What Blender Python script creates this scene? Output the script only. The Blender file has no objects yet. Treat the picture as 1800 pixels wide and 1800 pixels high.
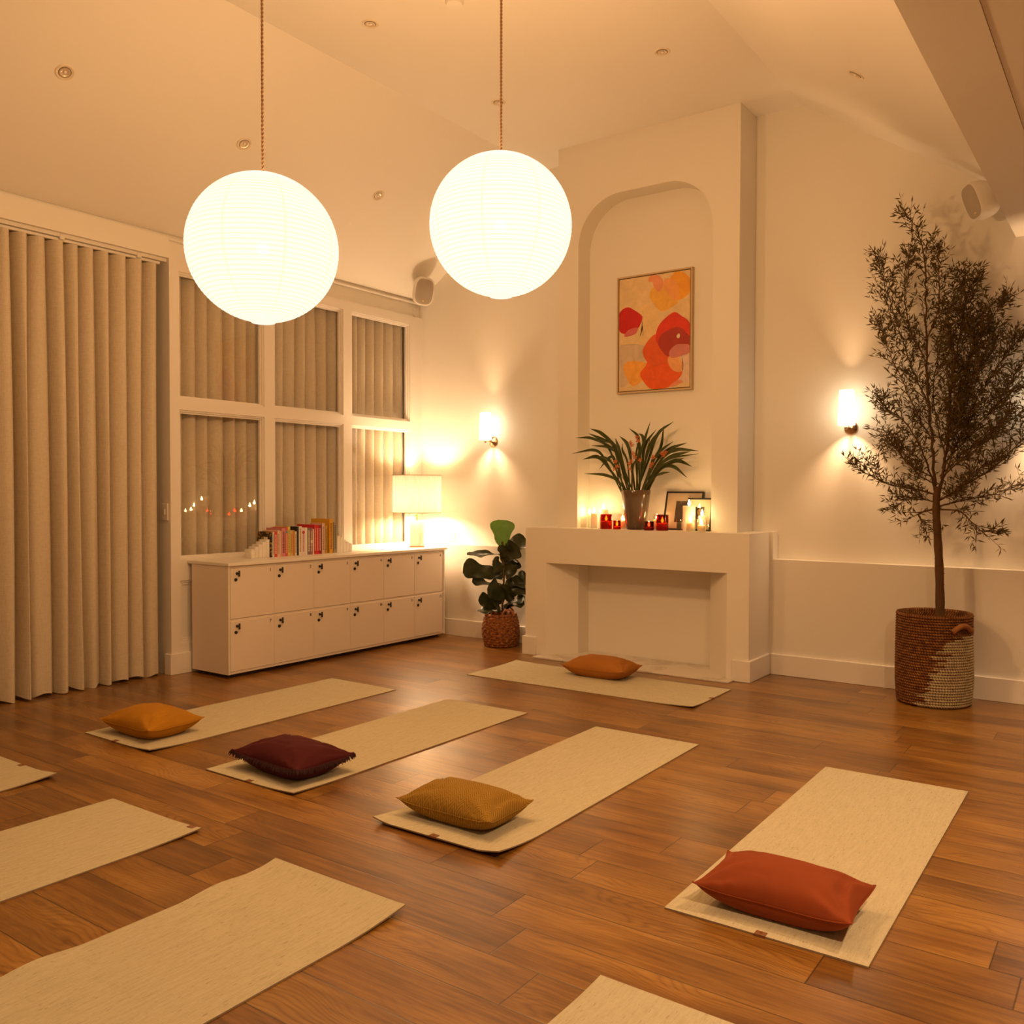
import bpy, bmesh, math, random
from math import sin, cos, pi, radians, atan2, hypot, sqrt
from mathutils import Vector, Matrix
S = bpy.context.scene
COL = S.collection
random.seed(11)

# ------------------------------------------------------------------ helpers
def link(o):
    COL.objects.link(o); return o

def tag(o, label=None, cat=None, group=None, kind=None):
    if label: o['label'] = label
    if cat: o['category'] = cat
    if group: o['group'] = group
    if kind: o['kind'] = kind
    return o

def thing(name, label, cat, loc=(0, 0, 0), rz=0, group=None):
    o = link(bpy.data.objects.new(name, None))
    o.location = loc; o.rotation_euler = (0, 0, rz); o.empty_display_size = .05
    return tag(o, label, cat, group)

def obj(name, bm, mats, parent=None, smooth=None, world=False):
    """link a bmesh as one mesh object; world=True: bm is in world coordinates"""
    if world and parent is not None:
        m = Matrix.Translation(parent.location) @ parent.rotation_euler.to_matrix().to_4x4()
        bm.transform(m.inverted())
    bmesh.ops.recalc_face_normals(bm, faces=bm.faces[:])
    me = bpy.data.meshes.new(name); bm.to_mesh(me); bm.free()
    if not isinstance(mats, (list, tuple)): mats = [mats]
    for m in mats: me.materials.append(m)
    if smooth:
        for p in me.polygons: p.use_smooth = True
        me.set_sharp_from_angle(angle=radians(smooth))
    o = link(bpy.data.objects.new(name, me))
    if parent is not None: o.parent = parent
    return o

def copy_tree(o, parent=None):
    c = o.copy(); COL.objects.link(c); c.parent = parent
    for ch in list(o.children): copy_tree(ch, c)
    return c

def BM(): return bmesh.new()

def box(bm, x0, x1, y0, y1, z0, z1, mi=0, bev=0.0, seg=1):
    vs = [bm.verts.new(p) for p in ((x0,y0,z0),(x1,y0,z0),(x1,y1,z0),(x0,y1,z0),(x0,y0,z1),(x1,y0,z1),(x1,y1,z1),(x0,y1,z1))]
    fs = [bm.faces.new([vs[i] for i in q]) for q in ((0,3,2,1),(4,5,6,7),(0,1,5,4),(1,2,6,5),(2,3,7,6),(3,0,4,7))]
    for f in fs: f.material_index = mi
    if bev > 0:
        es = list({e for f in fs for e in f.edges})
        r = bmesh.ops.bevel(bm, geom=es, offset=bev, segments=seg, affect='EDGES', profile=.5)
        for f in r['faces']: f.material_index = mi
    return bm

def prism(bm, pts, axis, a, b, mi=0):
    """extrude a 2D outline; axis 'x': pts=(y,z); 'y': pts=(x,z); 'z': pts=(x,y)"""
    def P(p, t): return {'x': (t,p[0],p[1]), 'y': (p[0],t,p[1]), 'z': (p[0],p[1],t)}[axis]
    A = [bm.verts.new(P(p, a)) for p in pts]; B = [bm.verts.new(P(p, b)) for p in pts]
    n = len(pts); fs = [bm.faces.new(A), bm.faces.new(B[::-1])]
    for i in range(n): fs.append(bm.faces.new((A[i], A[(i+1)%n], B[(i+1)%n], B[i])))
    for f in fs: f.material_index = mi
    return bm

def frame_of(d):
    d = Vector(d).normalized()
    a = Vector((0,0,1)) if abs(d.z) < .9 else Vector((1,0,0))
    x = d.cross(a).normalized(); return x, d.cross(x).normalized()

def tube(bm, pts, rad, seg=8, mi=0, caps=True):
    pts = [Vector(p) for p in pts]; n = len(pts)
    if not isinstance(rad, (list, tuple)): rad = [rad]*n
    rings = []; px = None
    for i, p in enumerate(pts):
        d = pts[min(i+1, n-1)] - pts[max(i-1, 0)]
        d.normalize()
        if px is None: x, y = frame_of(d)
        else:
            x = (px - d*px.dot(d)).normalized(); y = d.cross(x)
        px = x
        rings.append([bm.verts.new(p + (x*cos(2*pi*k/seg) + y*sin(2*pi*k/seg))*rad[i]) for k in range(seg)])
    for a, b in zip(rings, rings[1:]):
        for k in range(seg):
            f = bm.faces.new((a[k], a[(k+1)%seg], b[(k+1)%seg], b[k])); f.material_index = mi
    if caps:
        bm.faces.new(rings[0][::-1]).material_index = mi; bm.faces.new(rings[-1]).material_index = mi
    return bm

def lathe(bm, prof, seg=32, center=(0,0), mi=0, fn=None, closed=False):
    """revolve (r,z) points round the vertical through center"""
    rings = []
    for r, z in prof:
        if r < 1e-6: rings.append([bm.verts.new((center[0], center[1], z))]); continue
        ring = []
        for k in range(seg):
            a = 2*pi*k/seg; rr = r + (fn(a, z) if fn else 0)
            ring.append(bm.verts.new((center[0]+rr*cos(a), center[1]+rr*sin(a), z)))
        rings.append(ring)
    prs = list(zip(rings, rings[1:]))
    if closed: prs.append((rings[-1], rings[0]))
    for a, b in prs:
        for k in range(seg):
            j = (k+1) % seg
            if len(a) == 1 and len(b) == 1: continue
            if len(a) == 1: f = bm.faces.new((a[0], b[j], b[k]))
            elif len(b) == 1: f = bm.faces.new((a[k], a[j], b[0]))
            else: f = bm.faces.new((a[k], a[j], b[j], b[k]))
            f.material_index = mi
    return bm

def cyl(bm, p0, p1, r, seg=16, mi=0): return tube(bm, [p0, p1], r, seg, mi)

def ball(bm, c, r, seg=16, ring=10, sx=1, sy=1, sz=1, mi=0):
    n0 = len(bm.verts)
    prof = [(r*sin(pi*i/ring), r*cos(pi*i/ring)) for i in range(ring+1)]
    b2 = BM(); lathe(b2, prof, seg, mi=mi)
    for v in b2.verts: v.co = Vector((v.co.x*sx + c[0], v.co.y*sy + c[1], v.co.z*sz + c[2]))
    me = bpy.data.meshes.new('t'); b2.to_mesh(me); b2.free(); bm.from_mesh(me); bpy.data.meshes.remove(me)
    return bm

# ------------------------------------------------------------------ materials
def mat(name, col=(.8,.8,.8), rough=.5, metal=0, spec=.5, **kw):
    m = bpy.data.materials.new(name); m.use_nodes = True
    b = m.node_tree.nodes['Principled BSDF']
    b.inputs['Base Color'].default_value = (*col, 1); b.inputs['Roughness'].default_value = rough
    b.inputs['Metallic'].default_value = metal; b.inputs['Specular IOR Level'].default_value = spec
    for k, v in kw.items(): b.inputs[k.replace('_', ' ')].default_value = v
    m.diffuse_color = (*col, 1)
    return m

class N:
    """tiny node-graph helper"""
    def __init__(s, m): s.m = m; s.t = m.node_tree; s.b = s.t.nodes.get('Principled BSDF'); s.out = s.t.nodes['Material Output']
    def n(s, typ, **kw):
        x = s.t.nodes.new(typ)
        for k, v in kw.items(): setattr(x, k, v)
        return x
    def l(s, a, b): s.t.links.new(a, b)
    def put(s, sock, v):
        if isinstance(v, bpy.types.NodeSocket): s.l(v, sock)
        elif isinstance(v, (tuple, list)): sock.default_value = (*v, 1) if len(v) == 3 and sock.type == 'RGBA' else v
        else: sock.default_value = v
    def math(s, op, a, b=0.0, c=None, clamp=False):
        x = s.n('ShaderNodeMath', operation=op, use_clamp=clamp); s.put(x.inputs[0], a); s.put(x.inputs[1], b)
        if c is not None: s.put(x.inputs[2], c)
        return x.outputs[0]
    def coord(s, w='Object'): return s.n('ShaderNodeTexCoord').outputs[w]
    def sep(s, v): x = s.n('ShaderNodeSeparateXYZ'); s.l(v, x.inputs[0]); return x.outputs
    def comb(s, x, y, z=0.0):
        c = s.n('ShaderNodeCombineXYZ')
        for i, v in enumerate((x, y, z)): s.put(c.inputs[i], v)
        return c.outputs[0]
    def scale(s, v, sc):
        x = s.n('ShaderNodeVectorMath', operation='MULTIPLY'); s.l(v, x.inputs[0]); s.put(x.inputs[1], sc); return x.outputs[0]
    def noise(s, v, sc=1, det=3, rough=.5, dist=0):
        x = s.n('ShaderNodeTexNoise'); s.l(v, x.inputs['Vector'])
        x.inputs['Scale'].default_value = sc; x.inputs['Detail'].default_value = det
        x.inputs['Roughness'].default_value = rough; x.inputs['Distortion'].default_value = dist
        return x.outputs['Fac']
    def ramp(s, f, stops, interp='LINEAR'):
        x = s.n('ShaderNodeValToRGB'); s.put(x.inputs[0], f); e = x.color_ramp; e.interpolation = interp
        while len(e.elements) < len(stops): e.elements.new(.5)
        for el, (p, c) in zip(e.elements, stops): el.position = p; el.color = (*c, 1) if len(c) == 3 else c
        return x.outputs[0]
    def mixc(s, f, a, b, mode='MIX'):
        x = s.n('ShaderNodeMix', data_type='RGBA', blend_type=mode); s.put(x.inputs[0], f); s.put(x.inputs[6], a); s.put(x.inputs[7], b)
        return x.outputs[2]
    def bump(s, h, strength=.2, dist=.01):
        x = s.n('ShaderNodeBump'); x.inputs['Strength'].default_value = strength; x.inputs['Distance'].default_value = dist
        s.l(h, x.inputs['Height']); return x.outputs[0]
    def base(s, c): s.put(s.b.inputs['Base Color'], c)
    def norm(s, v): s.l(v, s.b.inputs['Normal'])
    def surf(s, sh): s.l(sh, s.out.inputs['Surface'])
    def mixs(s, f, a, b):
        x = s.n('ShaderNodeMixShader'); s.put(x.inputs[0], f); s.l(a, x.inputs[1]); s.l(b, x.inputs[2]); return x.outputs[0]

def paint(name, col, rough=.55, bs=.04):
    m = mat(name, col, rough, spec=.35); g = N(m); v = g.coord('Object')
    n1 = g.noise(v, 1.3, 2); n2 = g.noise(v, 180, 2)
    g.base(g.mixc(g.math('MULTIPLY', n1, .16), col, tuple(c*.9 for c in col)))
    g.norm(g.bump(n2, bs, .004)); return m

M = {}
M['wall'] = paint('wall_paint', (.80,.755,.68))
M['ceil'] = paint('ceiling_paint', (.80,.75,.67), .7)
M['trim'] = paint('satin_trim_paint', (.80,.745,.68), .32, .01)
M['plaster'] = paint('fireplace_plaster', (.82,.77,.69), .6, .06)

def floor_mat():
    m = mat('oak_plank_floor', (.4,.2,.1), .33, spec=.5, Coat_Weight=.3, Coat_Roughness=.24); g = N(m)
    W, Ln = .1805, 1.31
    x, y, z = g.sep(g.coord('Object'))
    ry = g.math('DIVIDE', g.math('SUBTRACT', y, 2.664), W); row = g.math('FLOOR', ry); fy = g.math('FRACT', ry)
    wn = g.n('ShaderNodeTexWhiteNoise', noise_dimensions='1D'); g.l(row, wn.inputs['W'])
    rx = g.math('ADD', g.math('DIVIDE', x, Ln), g.math('MULTIPLY', wn.outputs['Value'], 7.31)); colm = g.math('FLOOR', rx); fx = g.math('FRACT', rx)
    wi = g.n('ShaderNodeTexWhiteNoise', noise_dimensions='2D'); g.l(g.comb(row, colm), wi.inputs['Vector'])
    pid = wi.outputs['Value']; pcol = g.sep(wi.outputs['Color'])
    off = g.math('MULTIPLY', pid, 53.0)
    # grain coordinates: long along x
    gv = g.comb(g.math('ADD', x, off), g.math('ADD', y, g.math('MULTIPLY', pid, 9.0)), off)
    big = g.noise(g.scale(gv, (1.5, 7.0, 1)), 1, 3, .55)
    # cathedral rings from a distorted distance field
    d = g.math('ADD', g.math('MULTIPLY', fy, 5.0), g.math('MULTIPLY', g.noise(g.scale(gv, (1.9, 5.5, 1)), 1, 2, .5), 9.0))
    ring = g.math('ABSOLUTE', g.math('SINE', g.math('MULTIPLY', d, 6.0)))
    ring = g.math('MULTIPLY', g.math('POWER', ring, .6), g.ramp(g.noise(g.scale(gv, (.8, 2.2, 1)), 1, 1), [(.42,(0,0,0)),(.62,(1,1,1))]))
    fine = g.noise(g.scale(gv, (9, 170, 1)), 1, 4, .6)
    fine2 = g.noise(g.scale(gv, (3, 55, 1)), 1, 3, .6)
    # knots
    kv = g.n('ShaderNodeTexVoronoi'); g.l(g.scale(gv, (1.5, 3.9, 1)), kv.inputs['Vector']); kv.inputs['Scale'].default_value = 1; kv.inputs['Randomness'].default_value = 1
    kd = g.math('ADD', kv.outputs['Distance'], g.math('MULTIPLY', g.math('SUBTRACT', fine2, .5), .16))
    knot = g.ramp(kd, [(0, (1,1,1)), (.05, (.8,.8,.8)), (.18, (.36,.36,.36)), (.42, (0,0,0))])
    v = g.math('ADD', g.math('MULTIPLY', big, .55), g.math('MULTIPLY', fine2, .54))
    v = g.math('ADD', v, g.math('MULTIPLY', fine, .25)); v = g.math('ADD', v, g.math('MULTIPLY', ring, .20))
    v = g.math('SUBTRACT', v, .25)
    c = g.ramp(v, [(.22, (.075,.026,.004)), (.42, (.185,.075,.011)), (.56, (.27,.122,.020)), (.80, (.40,.205,.043))])
    c = g.mixc(g.math('MULTIPLY', knot, .75), c, (.045,.016,.004))
    tint = g.math('ADD', .88, g.math('MULTIPLY', pcol[1], .26))
    hs = g.n('ShaderNodeHueSaturation'); g.l(c, hs.inputs['Color']); g.l(tint, hs.inputs['Value']); c = hs.outputs[0]
    ey = g.math('MULTIPLY', g.math('MINIMUM', fy, g.math('SUBTRACT', 1, fy)), W)
    ex = g.math('MULTIPLY', g.math('MINIMUM', fx, g.math('SUBTRACT', 1, fx)), Ln)
    e = g.math('MINIMUM', ey, ex)
    gro = g.math('SUBTRACT', 1, g.math('DIVIDE', e, .0030), clamp=True)
    g.base(g.mixc(g.math('MULTIPLY', gro, .95), c, (.018,.007,.002)))
    g.put(g.b.inputs['Roughness'], g.math('ADD', .25, g.math('MULTIPLY', fine2, .13)))
    h = g.math('SUBTRACT', g.math('MULTIPLY', fine, .14), g.math('MULTIPLY', gro, 1.0))
    g.norm(g.bump(h, .22, .0025)); return m
M['floor'] = floor_mat()

def jute_mat():
    m = mat('woven_jute', (.62,.49,.33), .9, spec=.15); g = N(m)
    v = g.coord('Object'); oi = g.n('ShaderNodeObjectInfo').outputs['Random']
    x, y, z = g.sep(v); sh = g.math('MULTIPLY', oi, 31.0)
    v = g.comb(g.math('ADD', x, sh), g.math('ADD', y, sh), z)
    a = g.noise(g.scale(v, (420, 38, 1)), 1, 3, .6); b = g.noise(g.scale(v, (40, 420, 1)), 1, 3, .6)
    c = g.noise(g.scale(v, (90, 9, 1)), 1, 4, .65); d = g.noise(v, 3.2, 3)
    s = g.noise(g.scale(v, (170, 32, 1)), 1, 2, .4)
    f = g.math('ADD', g.math('ADD', g.math('MULTIPLY', a, .36), g.math('MULTIPLY', b, .24)), g.math('MULTIPLY', c, .4))
    k = g.ramp(f, [(.30, (.36,.30,.19)), (.48, (.52,.455,.305)), (.66, (.62,.55,.385))])
    k = g.mixc(g.math('MULTIPLY', d, .25), k, (.50,.45,.32))
    sp = g.ramp(s, [(.66, (0,0,0)), (.73, (1,1,1))])
    g.base(g.mixc(g.math('MULTIPLY', sp, .55), k, (.25,.17,.10)))
    g.norm(g.bump(f, .5, .0025)); return m
M['jute'] = jute_mat()
M['mat_under'] = mat('dark_rubber_underside', (.30,.22,.14), .9)

def fabric(name, col, sheen=.0, vs=1.0, rough=.85, weave=900, bs=.25, dark=.78):
    m = mat(name, col, rough, spec=.2); g = N(m); v = g.coord('Object')
    a = g.noise(v, 6*vs, 3); w = g.noise(g.scale(v, (1,1,1)), weave, 1)
    g.base(g.mixc(a, tuple(c*dark for c in col), tuple(min(1, c*1.12) for c in col)))
    g.norm(g.bump(w, bs, .001))
    if sheen:
        g.b.inputs['Sheen Weight'].default_value = sheen; g.b.inputs['Sheen Roughness'].default_value = .35
        g.b.inputs['Sheen Tint'].default_value = (*[min(1, c*2.2+.05) for c in col], 1)
    return m
M['mustard_velvet'] = fabric('mustard_velvet', (.42,.185,.010), .4)
M['burgundy_velvet'] = fabric('burgundy_velvet', (.070,.008,.010), .30)
M['burgundy_fringe'] = mat('burgundy_fringe', (.035,.005,.006), .9)
M['rust_velvet'] = fabric('rust_velvet', (.26,.052,.013), .4)
M['amber_cotton'] = fabric('amber_cotton', (.38,.145,.022), .12)
def herring():
    m = mat('ochre_herringbone', (.37,.2,.05), .85, spec=.2); g = N(m); x, y, z = g.sep(g.coord('Object'))
    tri = g.math('PINGPONG', g.math('MULTIPLY', x, 1.0), .02)
    st = g.math('SINE', g.math('MULTIPLY', g.math('ADD', y, g.math('MULTIPLY', tri, 1.2)), 520.0))
    f = g.math('MULTIPLY_ADD', st, .5, .5)
    g.base(g.mixc(f, (.22,.115,.015), (.36,.205,.03))); g.norm(g.bump(f, .35, .002)); return m
M['ochre_weave'] = herring()
M['leather'] = mat('tan_leather', (.22,.09,.035), .5)
M['gold_stud'] = mat('pale_gold', (.8,.6,.35), .3, 1)

def curtain_mat():
    m = mat('natural_linen', (.66,.57,.45), .9, spec=.1); g = N(m); v = g.coord('Object')
    a = g.noise(g.scale(v, (1, 420, 30)), 1, 3, .6); b = g.noise(g.scale(v, (1, 30, 420)), 1, 3, .6)
    f = g.math('MULTIPLY_ADD', a, .5, g.math('MULTIPLY', b, .5))
    c = g.ramp(f, [(.34, (.64,.545,.41)), (.5, (.73,.63,.485)), (.66, (.80,.70,.56))])
    g.base(c); g.norm(g.bump(f, .25, .002))
    t = g.n('ShaderNodeBsdfTranslucent'); g.l(c, t.inputs[0])
    g.surf(g.mixs(.18, g.b.outputs[0], t.outputs[0])); return m
M['linen'] = curtain_mat()

def pane_mat(name, tint=(1,1,1), ior=1.5, rough=0.0):
    m = mat(name); g = N(m)
    t = g.n('ShaderNodeBsdfTransparent'); t.inputs[0].default_value = (*tint, 1)
    gl = g.n('ShaderNodeBsdfGlossy'); gl.inputs['Roughness'].default_value = rough; gl.inputs[0].default_value = (1,1,1,1)
    lw = g.n('ShaderNodeLayerWeight'); lw.inputs[0].default_value = .5; f0 = ((ior-1)/(ior+1))**2
    fr = g.math('MULTIPLY_ADD', g.math('POWER', lw.outputs['Facing'], 5.0), 1-f0, f0)   # Schlick, the same from both sides of a thin pane
    g.surf(g.mixs(fr, t.outputs[0], gl.outputs[0])); return m
M['pane'] = pane_mat('window_glass', (.99,.99,.985), 1.5)
M['clear_glass'] = pane_mat('clear_glass', (.95,.93,.88), 1.45)
M['red_glass'] = pane_mat('red_glass', (.70,.12,.022), 1.45)
M['dark_glass'] = pane_mat('dark_red_glass', (.45,.07,.035), 1.45)
M['night_glass'] = mat('dark_night_glass', (.012,.010,.009), .08)

M['locker'] = paint('locker_laminate', (.79,.685,.585), .42, .01)
M['locker_edge'] = mat('locker_edging', (.78,.70,.60), .4)
M['countertop'] = paint('white_worktop', (.82,.77,.70), .28, .005)
M['black'] = mat('black_metal', (.012,.010,.010), .4)
M['plinth_dark'] = mat('dark_recess', (.05,.03,.02), .8)
def marble(name, c0, c1, sc=6):
    m = mat(name, c0, .3); g = N(m); v = g.coord('Object')
    a = g.noise(v, sc, 5, .6, 1.2); b = g.noise(v, sc*.5, 3)
    g.base(g.ramp(g.math('MULTIPLY_ADD', a, .7, g.math('MULTIPLY', b, .3)), [(.40, c1), (.52, c0), (.8, c0)])); return m
M['marble'] = marble('white_marble', (.82,.77,.70), (.70,.63,.55), 9)
M['hearth'] = marble('hearth_marble', (.72,.66,.58), (.52,.46,.39), 5)
M['brass'] = mat('brass', (.72,.46,.17), .3, 1)
M['wood'] = mat('turned_wood', (.40,.20,.09), .5)
M['nickel'] = mat('polished_bronze', (.52,.34,.20), .28, 1)
M['plastic'] = mat('white_plastic', (.78,.73,.66), .4)
M['grille'] = mat('speaker_grille', (.42,.36,.29), .7)
M['chrome'] = mat('lamp_reflector', (.72,.60,.45), .3, .4)
M['downlight'] = mat('downlight_trim', (.72,.62,.47), .4)
M['dark_ring'] = mat('shadow_gap', (.16,.09,.04), .7)
M['cord'] = mat('twisted_cord', (.42,.24,.12), .8)

# lamps -----------------------------------------------------------------------
def lantern_paper(strength=1.0):
    m = mat('rice_paper'); g = N(m); x, y, z = g.sep(g.coord('Object'))
    r = g.math('SQRT', g.math('ADD', g.math('ADD', g.math('MULTIPLY', x, x), g.math('MULTIPLY', y, y)), g.math('MULTIPLY', z, z)))
    th = g.math('ARCCOSINE', g.math('DIVIDE', z, r))
    wob = g.noise(g.coord('Object'), 3, 2)
    t = g.math('FRACT', g.math('ADD', g.math('MULTIPLY', th, 50/pi), g.math('MULTIPLY', wob, .7)))
    line = g.math('SUBTRACT', 1, g.math('DIVIDE', g.math('ABSOLUTE', g.math('SUBTRACT', t, .5)), .21), clamp=True)
    ph = g.math('FRACT', g.math('MULTIPLY', g.math('ARCTAN2', y, x), 8/(2*pi)))
    seam = g.math('SUBTRACT', 1, g.math('DIVIDE', g.math('ABSOLUTE', g.math('SUBTRACT', ph, .5)), .022), clamp=True)
    f = g.math('MAXIMUM', g.math('MULTIPLY', line, .85), g.math('MULTIPLY', seam, .85))
    c = g.mixc(f, (1.13, .96, .81), (.92, .655, .41))
    e = g.n('ShaderNodeEmission'); g.l(c, e.inputs[0]); e.inputs[1].default_value = strength
    tr = g.n('ShaderNodeBsdfTransparent')
    tl = g.n('ShaderNodeBsdfTranslucent'); tl.inputs[0].default_value = (.004,.004,.003,1)
    ad = g.n('ShaderNodeAddShader'); g.l(e.outputs[0], ad.inputs[0]); g.l(tl.outputs[0], ad.inputs[1])
    g.surf(g.mixs(.90, tr.outputs[0], ad.outputs[0])); return m
M['paper'] = lantern_paper(.93)
def glow(name, col, strength):
    m = mat(name); g = N(m); e = g.n('ShaderNodeEmission'); e.inputs[0].default_value = (*col, 1); e.inputs[1].default_value = strength
    g.surf(e.outputs[0]); return m
M['flame'] = glow('candle_flame', (1, .74, .36), 45)
M['bulb'] = glow('warm_bulb', (1, .8, .55), 12)
M['lantern_bulb'] = glow('frosted_globe_bulb', (1, .86, .66), 2.5)
M['ring_glow'] = glow('lit_paper_rim', (1, .90, .72), 1.0)
M['opal'] = glow('lit_opal_glass', (1, .80, .53), 6.5)
def shade_fabric():
    m = mat('drum_shade_linen'); g = N(m); v = g.coord('Object')
    a = g.noise(g.scale(v, (90, 90, 9)), 1, 3)
    c = g.ramp(a, [(.3, (.80,.72,.60)), (.7, (.92,.86,.76))])
    d = g.n('ShaderNodeBsdfDiffuse'); t = g.n('ShaderNodeBsdfTranslucent'); g.l(c, d.inputs[0]); g.l(c, t.inputs[0])
    g.surf(g.mixs(.062, d.outputs[0], t.outputs[0])); return m
M['shade'] = shade_fabric()
M['shade_edge'] = mat('shade_binding', (.62,.44,.27), .8)

WARM = (1.0, .535, .20)
def point(loc, power, r=.05, col=WARM, parent=None, name='lamp_light'):
    d = bpy.data.lights.new(name, 'POINT'); d.energy = power; d.color = col; d.shadow_soft_size = r
    o = link(bpy.data.objects.new(name, d)); o.location = loc
    if parent is not None: o.parent = parent
    return o

# ------------------------------------------------------------------ room shell
XW, YU, YL = -5.64, 6.27, 6.175          # window wall, upper and lower back wall
YB, XR = -4.2, 3.4                       # unseen rear and right limits
ZC = 4.03
def struct(name, bm, m, smooth=None): return tag(obj(name, bm, m, smooth=smooth), kind='structure')

b = BM(); box(b, -6.6, XR, YB, 6.6, -.12, 0); struct('floor', b, M['floor'])
# back wall: thick lower part with a ledge, thinner upper part, gable top
b = BM()
prism(b, [(-6.2,.822),(XR,.822),(XR,2.95),(-.70,3.16),(-2.055,ZC+.04),(-4.27,ZC+.04),(-5.70,3.1),(-6.2,3.1)], 'y', YU, YU+.2)
box(b, -6.2, XR, YL, YU+.2, 0, .822); struct('wall_back', b, M['wall'])
# ceiling: flat middle with two slopes, and the low soffit beyond the beam
b = BM()
prism(b, [(-5.66,3.092),(-4.27,ZC),(-2.055,ZC),(-.60,3.088),(-.60,3.25),(-2.02,ZC+.15),(-4.30,ZC+.15),(-5.75,3.25)], 'y', YB, YU+.1)
struct('ceiling', b, M['ceil'])
b = BM(); box(b, -.4765, XR, YB, YU+.05, 2.897, 3.3); struct('trim_1', b, M['ceil'])
b = BM(); box(b, -.706, -.478, YB, YU+.05, 2.893, 3.3); struct('trim_2', b, M['ceil'])
b = BM(); box(b, XR, XR+.2, YB, 6.6, 0, 3.3); struct('wall_right', b, M['wall'])
b = BM(); box(b, -6.6, XR, YB-.2, YB, 0, 4.3); struct('wall_front', b, M['wall'])
# window wall: pier behind the viewer, lintel over the curtain opening, fascia
b = BM()
box(b, -6.1, XW, YB, -.6, 0, 3.10)
box(b, -6.1, XW, -.6, 3.652, 2.922, 3.066)
box(b, -6.1, -5.672, -.6, YU+.05, 2.90, 3.14)
struct('wall_left', b, M['wall'])
b = BM(); tube(b, [(-5.662, 3.66, 3.062), (-5.662, YU, 3.062)], .012, 8); struct('trim_3', b, M['trim'], 40)
# glazed door behind the curtain opening
d1 = BM()
box(d1, -6.1, -6.04, 3.50, 3.652, 0, 2.922); box(d1, -6.1, -6.04, -.6, -.45, 0, 2.922); box(d1, -6.1, -6.04, -.6, 3.652, 2.72, 2.922)
box(d1, -6.1, -6.04, -.6, 3.652, 0, .12); box(d1, -6.1, -6.04, 2.55, 2.65, 0, 2.8); box(d1, -6.1, -6.04, 1.55, 1.65, 0, 2.8)
dr = struct('door_1', d1, M['trim'])
b = BM(); box(b, -6.085, -6.075, -.5, 3.55, .1, 2.75); obj('pane', b, M['night_glass'], dr)

# window_1: frame with six panes above a panelled apron
XF = XW; XP = -5.685
b = BM()
ys = [3.652, 3.724, 4.46, 4.558, 5.28, 5.379, 6.107, YU]
def fr(y0, y1, z0, z1, x0=-5.715, x1=XF): box(b, x0, x1, y0, y1, z0, z1)
fr(ys[0], ys[1], 0, 2.925, -6.1); fr(ys[2], ys[3], .72, 2.925); fr(ys[4], ys[5], .72, 2.925); fr(ys[6], ys[7], 0, 2.925)
for i in (1, 3, 5):
    fr(ys[i], ys[i+1], 2.845, 2.925); fr(ys[i], ys[i+1], 1.873, 1.950); fr(ys[i], ys[i+1], .725, .812)
    for z0, z1 in ((.812, 1.873), (1.950, 2.845)):          # glazing beads round each pane
        y0, y1 = ys[i], ys[i+1]
        for s, e in ((.0, .012), (.012, .024)):
            xx = XF - .012 - (s/.012)*.014
            box(b, XP, xx, y0+s, y0+e, z0+s, z1-s); box(b, XP, xx, y1-e, y1-s, z0+s, z1-s)
            box(b, XP, xx, y0+e, y1-e, z0+s, z0+e); box(b, XP, xx, y0+e, y1-e, z1-e, z1-s)
# apron panel
box(b, -5.715, -5.665, ys[1], ys[6], 0, .725); fr(ys[1], ys[6], .66, .725); fr(ys[1], ys[6], .14, .215)
for yy in (4.46, 5.28): fr(yy, yy+.098, .2, .68)
for i in (1, 3, 5):
    for zz, s in ((.66, -1), (.215, 1)):
        z0, z1 = sorted((zz, zz+s*.016)); box(b, -5.67, XF-.010, ys[i], ys[i+1], z0, z1)
        z0, z1 = sorted((zz+s*.016, zz+s*.032)); box(b, -5.67, XF-.018, ys[i], ys[i+1], z0, z1)
    box(b, -5.67, XF-.012, ys[i], ys[i]+.02, .215, .66)
win = struct('window_1', b, M['trim'])
for i in (1, 3, 5):
    for z0, z1 in ((.812, 1.873), (1.950, 2.845)):
        p = BM(); box(p, XP-.004, XP, ys[i]+.018, ys[i+1]-.018, z0+.018, z1-.018); obj('pane', p, M['pane'], win)
b = BM(); box(b, -6.5, -6.1, YB, 6.5, 0, 3.2); struct('wall_outer', b, M['plinth_dark'])
# baseboards
def skirt(name, segs):
    b = BM()
    for x0, x1, y0, y1 in segs:
        box(b, x0, x1, y0, y1, 0, .148, bev=.003)
    return struct(name, b, M['trim'])
skirt('baseboard_left', [(-5.70, -5.62, 3.634, YL-.02)])
skirt('baseboard_back', [(-5.62, -4.116, 6.155, 6.20), (-2.21, XR, 6.155, 6.20)])

# chimney breast with an arched niche
b = BM()
CY, NB = 5.97, 6.15
box(b, -3.914, -3.724, CY, YU+.05, 1.0, 3.22); box(b, -2.59, -2.39, CY, YU+.05, 1.0, 3.22)
R = .37; n = 18
arc = [(-3.724+R-R*cos(i/n*pi/2), 3.22+R*sin(i/n*pi/2)) for i in range(n+1)] + [(-2.59-R+R*sin(i/n*pi/2), 3.22+R*cos(i/n*pi/2)) for i in range(n+1)]
prism(b, [(-3.914,3.22)] + arc + [(-2.39,3.22), (-2.39,ZC+.02), (-3.914,ZC+.02)], 'y', CY, YU+.05)
box(b, -3.80, -2.5, NB, YU+.04, 1.0, 3.75)
struct('wall_chimney', b, M['wall'], 30)

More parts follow.
